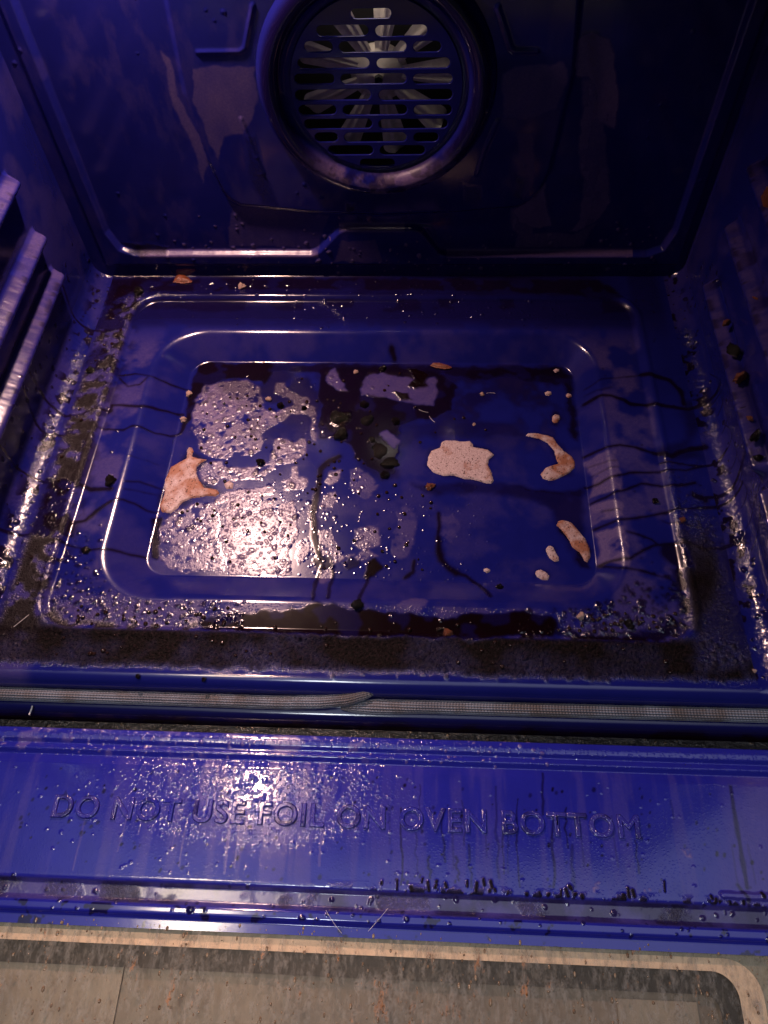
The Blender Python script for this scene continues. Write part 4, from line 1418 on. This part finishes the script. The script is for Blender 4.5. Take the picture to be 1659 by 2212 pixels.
def flake(name, outline, zbase, thick, mat, label, cat, group=None, seed=1, dome=0.5, res=0.0007):
    """a chip or puddle of dried residue: real outline, real thickness, uneven top"""
    P_ = np.asarray(outline, float)
    c0 = P_.mean(0)
    s0, t0 = P_.min(0) - 0.002
    s1, t1 = P_.max(0) + 0.002
    xs = np.arange(s0, s1, res)
    ys = np.arange(t0, t1, res)
    Xf, Yf = np.meshgrid(xs, ys, indexing='ij')
    dm = Dom(Xf, Yf, 0.0005, seed)
    _, _, sd0 = dm.poly(P_, 0.001)
    sd = np.full(Xf.shape, 9.0)
    sl = dm.box(P_, 0.011)
    sd[sl] = sd0
    top = zbase + thick * np.sqrt(np.clip(-sd / (thick * 1.6), 0, 1)) + dome * thick * (fbm(Xf, Yf, 0.006, seed, 4) - 0.5) * sm(0, -0.002, sd)
    top = np.where(sd > 0, zbase - 0.0006, top)
    kp = (sd[:-1, :-1] < res) | (sd[1:, 1:] < res)
    Pm = np.stack([Xf - c0[0], Yf - c0[1], top - zbase], -1)
    o = grid_mesh(name, Pm, None, None, kp, mat)
    # drop unused vertices
    bmx = bmesh.new()
    bmx.from_mesh(o.data)
    bmesh.ops.delete(bmx, geom=[v for v in bmx.verts if not v.link_faces], context='VERTS')
    bmx.to_mesh(o.data)
    bmx.free()
    o.location = (c0[0], c0[1], zbase)
    tag(o, label, cat, group)
    return o


def on_basin(view, pts):
    return on_z(px(view, pts), ZBAS)[:, :2]


GF = 'dried residue flakes in the basin'
ZB = ZBAS + 0.0002
flake('residue_flake', on_basin('C', [(330, 790), (385, 772), (398, 735), (425, 722), (490, 724), (520, 730), (580, 724), (600, 745), (604, 765), (700, 785), (738, 815), (705, 850), (700, 880), (725, 935), (735, 985), (720, 1005), (680, 1000), (600, 975), (540, 970), (470, 950), (410, 955), (340, 930), (300, 880), (310, 830)]),
      ZB, 0.0013, M['residue'], 'large pinkish-white pitted flake with a notched outline right of the basin centre', 'dried residue', GF, 3)
flake('residue_flake', on_basin('C', [(945, 690), (960, 678), (1020, 676), (1080, 685), (1125, 700), (1150, 740), (1190, 790), (1240, 820), (1268, 860), (1265, 900), (1220, 940), (1150, 975), (1100, 985), (1060, 970), (1045, 940), (1075, 900), (1130, 880), (1160, 875), (1145, 840), (1130, 790), (1095, 740), (1040, 710), (960, 695)]),
      ZB, 0.0012, M['residue_rust'], 'hook-shaped pale flake with browned outer edge beside the right basin slope', 'dried residue', GF, 5)
flake('residue_flake', on_basin('C', [(1145, 1275), (1160, 1248), (1185, 1242), (1240, 1260), (1290, 1310), (1335, 1360), (1365, 1430), (1368, 1490), (1350, 1520), (1330, 1510), (1300, 1455), (1250, 1420), (1225, 1370), (1180, 1310)]),
      ZB, 0.0016, M['residue_rust'], 'orange-brown crescent flake in the front right corner of the basin', 'dried residue', GF, 7)
flake('residue_flake', on_basin('B', [(282, 560), (290, 545), (305, 548), (312, 565), (305, 590), (330, 598), (372, 604), (345, 620), (325, 640), (322, 670), (335, 700), (360, 735), (420, 745), (432, 762), (415, 778), (370, 775), (300, 785), (260, 805), (235, 835), (205, 855), (165, 848), (152, 820), (175, 770), (178, 700), (205, 640), (250, 615), (280, 600)]),
      ZB, 0.0013, M['residue_rust'], 'large orange-brown flake with two pointed arms against the left basin slope', 'dried residue', GF, 9)
flake('residue_flake', on_basin('B', [(455, 715), (480, 703), (498, 715), (492, 740), (465, 742)]), ZB, 0.0012, M['residue'], 'small pinkish flake just right of the tip of the large left brown flake', 'dried residue', GF, 11)
flake('residue_flake', on_basin('C', [(1075, 1430), (1095, 1412), (1120, 1415), (1140, 1455), (1162, 1485), (1160, 1510), (1130, 1515), (1100, 1490), (1080, 1455)]), ZB, 0.0012, M['residue'],
      'peanut-shaped pale grey flake left of the orange crescent', 'dried residue', GF, 13)
flake('residue_flake', on_basin('C', [(1015, 1570), (1045, 1562), (1080, 1585), (1100, 1605), (1090, 1628), (1050, 1630), (1018, 1610), (1008, 1588)]), ZB, 0.0012, M['residue'],
      'oval pale flake nearest the front edge of the basin at right', 'dried residue', GF, 15)
flake('residue_flake', on_basin('C', [(668, 1560), (690, 1552), (710, 1565), (708, 1582), (690, 1585), (672, 1575)]), ZB, 0.0010, M['residue'],
      'small beige oval flake alone at the front of the basin', 'dried residue', GF, 17)
flake('residue_flake', on_basin('C', [(1120, 570), (1135, 553), (1165, 555), (1172, 580), (1155, 605), (1130, 608), (1118, 595)]), ZB, 0.0018, M['residue_rust'],
      'thick tan flake on a dark spot behind the hook-shaped flake', 'dried residue', GF, 19)
flake('residue_flake', on_basin('C', [(1070, 410), (1085, 398), (1110, 402), (1115, 418), (1095, 428), (1075, 422)]), ZB, 0.0014, M['residue'],
      'small pale oval flake in the back right of the basin', 'dried residue', GF, 21)
flake('residue_flake', on_basin('C', [(1206, 425), (1220, 413), (1242, 422), (1245, 438), (1225, 446), (1210, 440)]), ZB, 0.0014, M['residue_rust'],
      'small brown oval flake in the back right corner of the basin', 'dried residue', GF, 23)
flake('residue_flake', on_basin('C', [(1127, 262), (1145, 252), (1168, 258), (1168, 272), (1145, 280)]), ZB, 0.0012, M['residue'],
      'faint grey flake in the dark strip along the back basin edge', 'dried residue', GF, 25)
flake('residue_flake', on_basin('C', [(330, 238), (345, 224), (380, 225), (440, 240), (460, 250), (420, 255), (360, 250)]), ZB + 0.002, 0.0012, M['crumb'],
      'thin brown flake lying along the back basin edge', 'dried residue', GF, 27)
flake('residue_flake', on_z(px('A', [(872, 128), (880, 105), (898, 92), (925, 94), (945, 115), (958, 130), (915, 133)]), 0.004)[:, :2], 0.0015, 0.003, M['crumb'],
      'orange-brown chip at the foot of the back wall, left side', 'dried residue', GF, 29)


def lump(seed, sub=3, amp=0.25):
    bm = bmesh.new()
    bmesh.ops.create_icosphere(bm, subdivisions=sub, radius=1)
    r_ = random.Random(seed)
    ph = [(Vector((r_.uniform(-1, 1), r_.uniform(-1, 1), r_.uniform(-1, 1))) * r_.uniform(2, 5), r_.uniform(0, 6)) for _ in range(7)]
    fine = [(Vector((r_.uniform(-1, 1), r_.uniform(-1, 1), r_.uniform(-1, 1))) * r_.uniform(7, 15), r_.uniform(0, 6)) for _ in range(9)]
    for v in bm.verts:
        v0 = v.co.copy()
        v.co *= 1 + amp * 0.55 * abs(sum(math.sin(v0.dot(d) + p) for d, p in fine)) / 3
        k = sum(math.sin(v.co.dot(d) + p) for d, p in ph) / 7
        v.co *= 1 + amp * k * 1.6
        v.co.z = max(v.co.z, -0.35)
    me = bpy.data.meshes.new('lump')
    bm.to_mesh(me)
    bm.free()
    smooth(me)
    return me


def place(name, me, mat, loc, size, label, cat, group=None, rz=0.0, tilt=None):
    me2 = me
    if not me.materials:
        me.materials.append(mat)
    elif me.materials[0] != mat:
        me2 = me.copy()
        me2.materials.clear()
        me2.materials.append(mat)
    o = bpy.data.objects.new(name, me2)
    link(o)
    o.location = loc
    o.scale = size
    o.rotation_euler = (0, 0, rz) if tilt is None else (tilt[0], tilt[1], rz)
    tag(o, label, cat, group)
    return o


lumps = [lump(k, 4, 0.35) for k in range(5)]
smoothlumps = [lump(20 + k, 3, 0.10) for k in range(4)]
# burnt lumps in the centre puddle (view E)
GB = 'burnt lumps in the centre puddle'
for i, (x, y, r, lab) in enumerate([
        (375, 545, 44, 'biggest black burnt lump at the left end of the centre puddle'),
        (400, 690, 40, 'jagged black burnt lump just in front of the biggest one'),
        (590, 445, 26, 'glossy black lump behind the middle of the centre puddle'),
        (618, 570, 34, 'crumpled black lump in the middle of the centre puddle'),
        (850, 580, 26, 'shiny brown-black lump at the right of the centre puddle'),
        (712, 810, 34, 'long blistered lump on the tail of the centre puddle'),
        (800, 920, 32, 'blistered black lump near the front end of the puddle tail'),
        (757, 1022, 26, 'last small black lump at the front tip of the puddle tail'),
        (740, 150, 24, 'black lump on the back basin edge above the puddle'),
        (655, 730, 20, 'little ring-like black lump left of the puddle tail'),
        (1125, 1112, 24, 'tan glossy blister in front of the large pinkish flake')]):
    p = on_basin('E', [(x, y)])[0]
    w = r * 0.00014
    place('burnt_lump', lumps[i % 5], M['crumb'] if i == 10 else M['burnt'], (p[0], p[1], ZBAS + w * 0.25), (w * 1.15, w * (1.5 if i in (5, 6) else .9), w * 0.62), lab, 'burnt lump', GB, i * 1.3)
# pale and brown crumbs
GCR = 'crumbs scattered over the oven bottom'
for i, (v_, x, y, r, mt, lab) in enumerate([
        ('E', 522, 180, 22, 'palecrumb', 'tan crumb at the back of the basin left of the black lump'),
        ('E', 1552, 363, 18, 'palecrumb', 'tiny beige crumb beside the curled hair in the basin'),
        ('E', 1487, 608, 14, 'palecrumb', 'tiny beige crumb behind the large pinkish flake'),
        ('E', 400, 552, 28, 'crumb', 'brown glossy nodule on top of the biggest black lump'),
        ('B', 290, 300, 16, 'palecrumb', 'tan crumb on the back left corner of the basin edge'),
        ('B', 265, 420, 16, 'palecrumb', 'tan crumb on the left basin edge where two runs end'),
        ('B', 660, 325, 14, 'palecrumb', 'pale crumb between the two back film patches'),
        ('B', 715, 355, 18, 'burnt', 'dark glossy crumb right of the back left film patch'),
        ('B', 828, 367, 13, 'burnt', 'black bead-like crumb on the ring-shaped film'),
        ('B', 625, 620, 20, 'burnt', 'dark crumb between the film patches left of centre'),
        ('B', 1075, 1285, 22, 'burnt', 'black crumb at the bottom of the run in front of the basin'),
        ('C', 1305, 1870, 22, 'palecrumb', 'pale crumb in front of the basin at right'),
        ('C', 775, 1680, 20, 'burnt', 'black glossy crumb on the front basin slope'),
        ('C', 435, 1985, 24, 'crumb', 'rusty crumb on the dark band at the front frame line'),
        ('D', 570, 1105, 16, 'crumb', 'brown crumb on the right rim beside the frame line'),
        ('D', 412, 995, 18, 'burnt', 'dark glossy crumb on the floor right of the basin slope'),
        ('D', 262, 1715, 24, 'burnt', 'black blister among the drops in the front right corner'),
        ('A', 700, 195, 26, 'burnt', 'black crumb in the back left corner of the rim'),
        ('A', 1215, 165, 20, 'palecrumb', 'clear glassy crumb on the back rim left of centre'),
        ('A', 555, 1142, 26, 'burnt', 'dark blister on the run left of the basin'),
        ('A', 435, 1490, 18, 'burnt', 'dark blister on the front left run'),
        ('A', 455, 590, 20, 'burnt', 'black crumb in the crust of the left rim'),
        ('F', 900, 770, 14, 'burnt', 'black crumb on the clean blue lip at left'),
        ('F', 1333, 790, 12, 'burnt', 'small dark crumb on the clean blue lip left of centre'),
        ('D', 1020, 1980, 10, 'palecrumb', 'tiny pale crumb by the front right corner of the rim')]):
    s, t = on_liner(px(v_, [(x, y)]))[0]
    s = min(max(s, -HS), HS)
    z = float(floor_h(np.array([s]), np.array([t]))[0]) if t > 0.02 else 0.0
    sc_ = {'E': .00032, 'B': .00056, 'C': .00040, 'D': .00044, 'A': .00052, 'F': .00038}[v_]
    w = r * sc_ * 0.34
    place('crumb', lumps[(i + 2) % 5], M[mt], (s, t, z + w * 0.3), (w, w * .9, w * .75), lab, 'crumb', GCR, i * 2.1)
# crumbs on the right rack ledges
GW = 'crumbs stuck on the right wall ledges'
for i, (x, y, r, mt, lab) in enumerate([
        (590, 360, 46, 'crumb', 'big rusty lump on the upper right ledge at the photo edge'),
        (472, 840, 16, 'crumb', 'small orange crumb on the middle right ledge, farthest back'),
        (515, 968, 20, 'crumb', 'orange crumb on the middle right ledge, second from the back'),
        (345, 1102, 24, 'crumb', 'brown blister on the lowest right ledge, farthest back'),
        (385, 1265, 40, 'burnt', 'large glossy black lump on the lowest right ledge'),
        (425, 1432, 36, 'crumb', 'orange-red lump on the lowest right ledge'),
        (485, 1675, 16, 'crumb', 'small orange crumb in front of the orange-red ledge lump'),
        (520, 1780, 34, 'burnt', 'glossy black lump near the front end of the lowest right ledge'),
        (575, 1192, 22, 'crumb', 'flat orange crumb on the middle right ledge near the photo edge'),
        (592, 1255, 24, 'crumb', 'brown crumb on the middle right ledge in front of the flat orange one'),
        (540, 1915, 22, 'burnt', 'small black lump at the very front of the lowest right ledge'),
        (240, 1965, 20, 'crumb', 'brown glossy crumb where a run meets the right wall')]):
    P_ = px('H', [(x, y)])
    d = rays(P_)[0]
    xw = 0.321 if i != 11 else 0.322
    t = (xw - CAM[0]) / d[0]
    Q = CAM + d * t
    w = r * 0.00014
    place('crumb', lumps[i % 5], M[mt], tuple(Q + np.array([0.002, 0, 0])), (w * .6, w * 1.1, w), lab, 'crumb', GW, i * 1.7)
Q = CAM + rays(px('H', [(560, 2028)]))[0] * ((0.322 - CAM[0]) / rays(px('H', [(560, 2028)]))[0][0])

# glossy beads of grease: each a small dome
GBD = 'tiny glossy beads of burnt grease'
rb_ = random.Random(12)
beads = []
for x, y in [(120, 430), (100, 470), (205, 415), (250, 608), (530, 635), (565, 680), (636, 500), (690, 610), (1005, 466), (1045, 752), (880, 190), (755, 328), (785, 290), (383, 470), (292, 402), (420, 252), (620, 750), (345, 910), (300, 940), (232, 1022), (210, 1032), (230, 1092), (190, 1138), (545, 1170), (505, 1060), (705, 1190), (352, 1185), (790, 1218), (840, 1103), (545, 892), (585, 925), (652, 888), (80, 232), (182, 768), (120, 855), (1325, 562), (1400, 553), (1170, 672), (1580, 650)]:
    beads.append(tuple(on_basin('E', [(x, y)])[0]) + (ZBAS, rb_.uniform(.0011, .0019)))
def in_zone(z):
    return rb_.uniform(z[0], z[1]), rb_.uniform(z[2], z[3])
for z, n_, zz in [((-0.18, -0.03, 0.12, 0.34), 70, ZBAS), ((-0.03, 0.06, 0.12, 0.22), 24, ZBAS), ((0.18, 0.262, 0.058, 0.075), 34, L1), ((-0.26, -0.10, 0.055, 0.072), 26, L1),
                  ((-0.305, -0.280, 0.08, 0.44), 20, 0.0), ((-0.26, 0.22, 0.0525, 0.060), 26, L1), ((-0.25, 0.25, 0.022, 0.044), 30, 0.0)]:
    for _ in range(n_):
        a_, b_ = in_zone(z)
        beads.append((a_, b_, zz, rb_.uniform(.0009, .0019)))
bmsh = smoothlumps[0]
for a_, b_, zz, r in beads:
    place('grease_bead', smoothlumps[rb_.randrange(4)], M['bead'], (a_, b_, zz + 0.0002 + r * 0.2), (r, r * rb_.uniform(.8, 1.1), r * 0.75),
          'tiny glossy dark bead of burnt grease on the blue oven bottom', 'grease bead', GBD, rb_.uniform(0, 6))


# hairs and fibres
def fibre(pts, r, label, name='fibre', mat='fiber'):
    cu = bpy.data.curves.new(name, 'CURVE')
    cu.dimensions = '3D'
    cu.bevel_depth = r
    cu.bevel_resolution = 2
    s = cu.splines.new('NURBS')
    s.points.add(len(pts) - 1)
    for p, c in zip(s.points, pts):
        p.co = (*c, 1)
    s.use_endpoint_u = True
    s.order_u = 3
    tmp = bpy.data.objects.new('fibre_tmp', cu)
    COL.objects.link(tmp)
    bpy.context.view_layer.update()
    me = bpy.data.meshes.new_from_object(tmp.evaluated_get(bpy.context.evaluated_depsgraph_get()))
    bpy.data.objects.remove(tmp)
    me.materials.clear()
    me.materials.append(M[mat])
    smooth(me)
    o = bpy.data.objects.new(name, me)
    link(o)
    tag(o, label, 'fibre', 'fine hairs and fibres')


def f3(view, pts, z):
    return [tuple(p) for p in on_z(px(view, pts), z)]


fibre(f3('V', [(704, 1966), (718, 1992), (738, 2016)], ZD + 0.003), 0.00013, 'pale fibre slanting down right across the door gutter, left of the other one')
fibre(f3('V', [(838, 1962), (820, 1985), (795, 2012)], ZD + 0.003), 0.00013, 'pale fibre slanting down left across the door gutter, right of the other one')
fibre(f3('E', [(1585, 350), (1620, 342), (1659, 350)], ZBAS + 0.001), 0.00016, 'short curved pale hair beside the tiny beige crumb')
fibre(f3('E', [(1120, 535), (1130, 560), (1165, 585)], ZBAS + 0.001), 0.00016, 'short curved hair at the right edge of the centre puddle')
fibre(f3('E', [(1035, 480), (1060, 500), (1112, 505)], ZBAS + 0.001), 0.00016, 'thin curled hair on the dark grease of the centre puddle')
fibre(f3('F', [(90, 445), (140, 405), (190, 365)], 0.001), 0.00022, 'straight pale fibre on the front left rim crust')
fibre(f3('F', [(190, 1020), (205, 990), (212, 962)], -0.022), 0.0007, 'short pale shred stuck below the gasket at far left')


# tiny dried droplets on the window glass: part of the soiling of the door
bm = bmesh.new()
rd = random.Random(44)
for k in range(620):
    x = rd.uniform(-0.30, 0.32)
    y = -0.163 - 0.085 * rd.random()
    r = 0.00035 + 0.0008 * rd.random() ** 3
    mtx = Matrix.Translation((x, y, -0.0240)) @ Matrix.Diagonal((r, r * rd.uniform(1, 2.2), r * 0.7, 1))
    bmesh.ops.create_icosphere(bm, subdivisions=2, radius=1, matrix=mtx)
M['drop'] = simple('dried_droplet', (0.35, 0.26, 0.17), (0.10, 0.05, 0.02), 0.10, 200, 0.1)
wd_ = bm_obj('dried_droplets', bm, M['drop'], door_e)
wd_['kind'] = 'stuff'
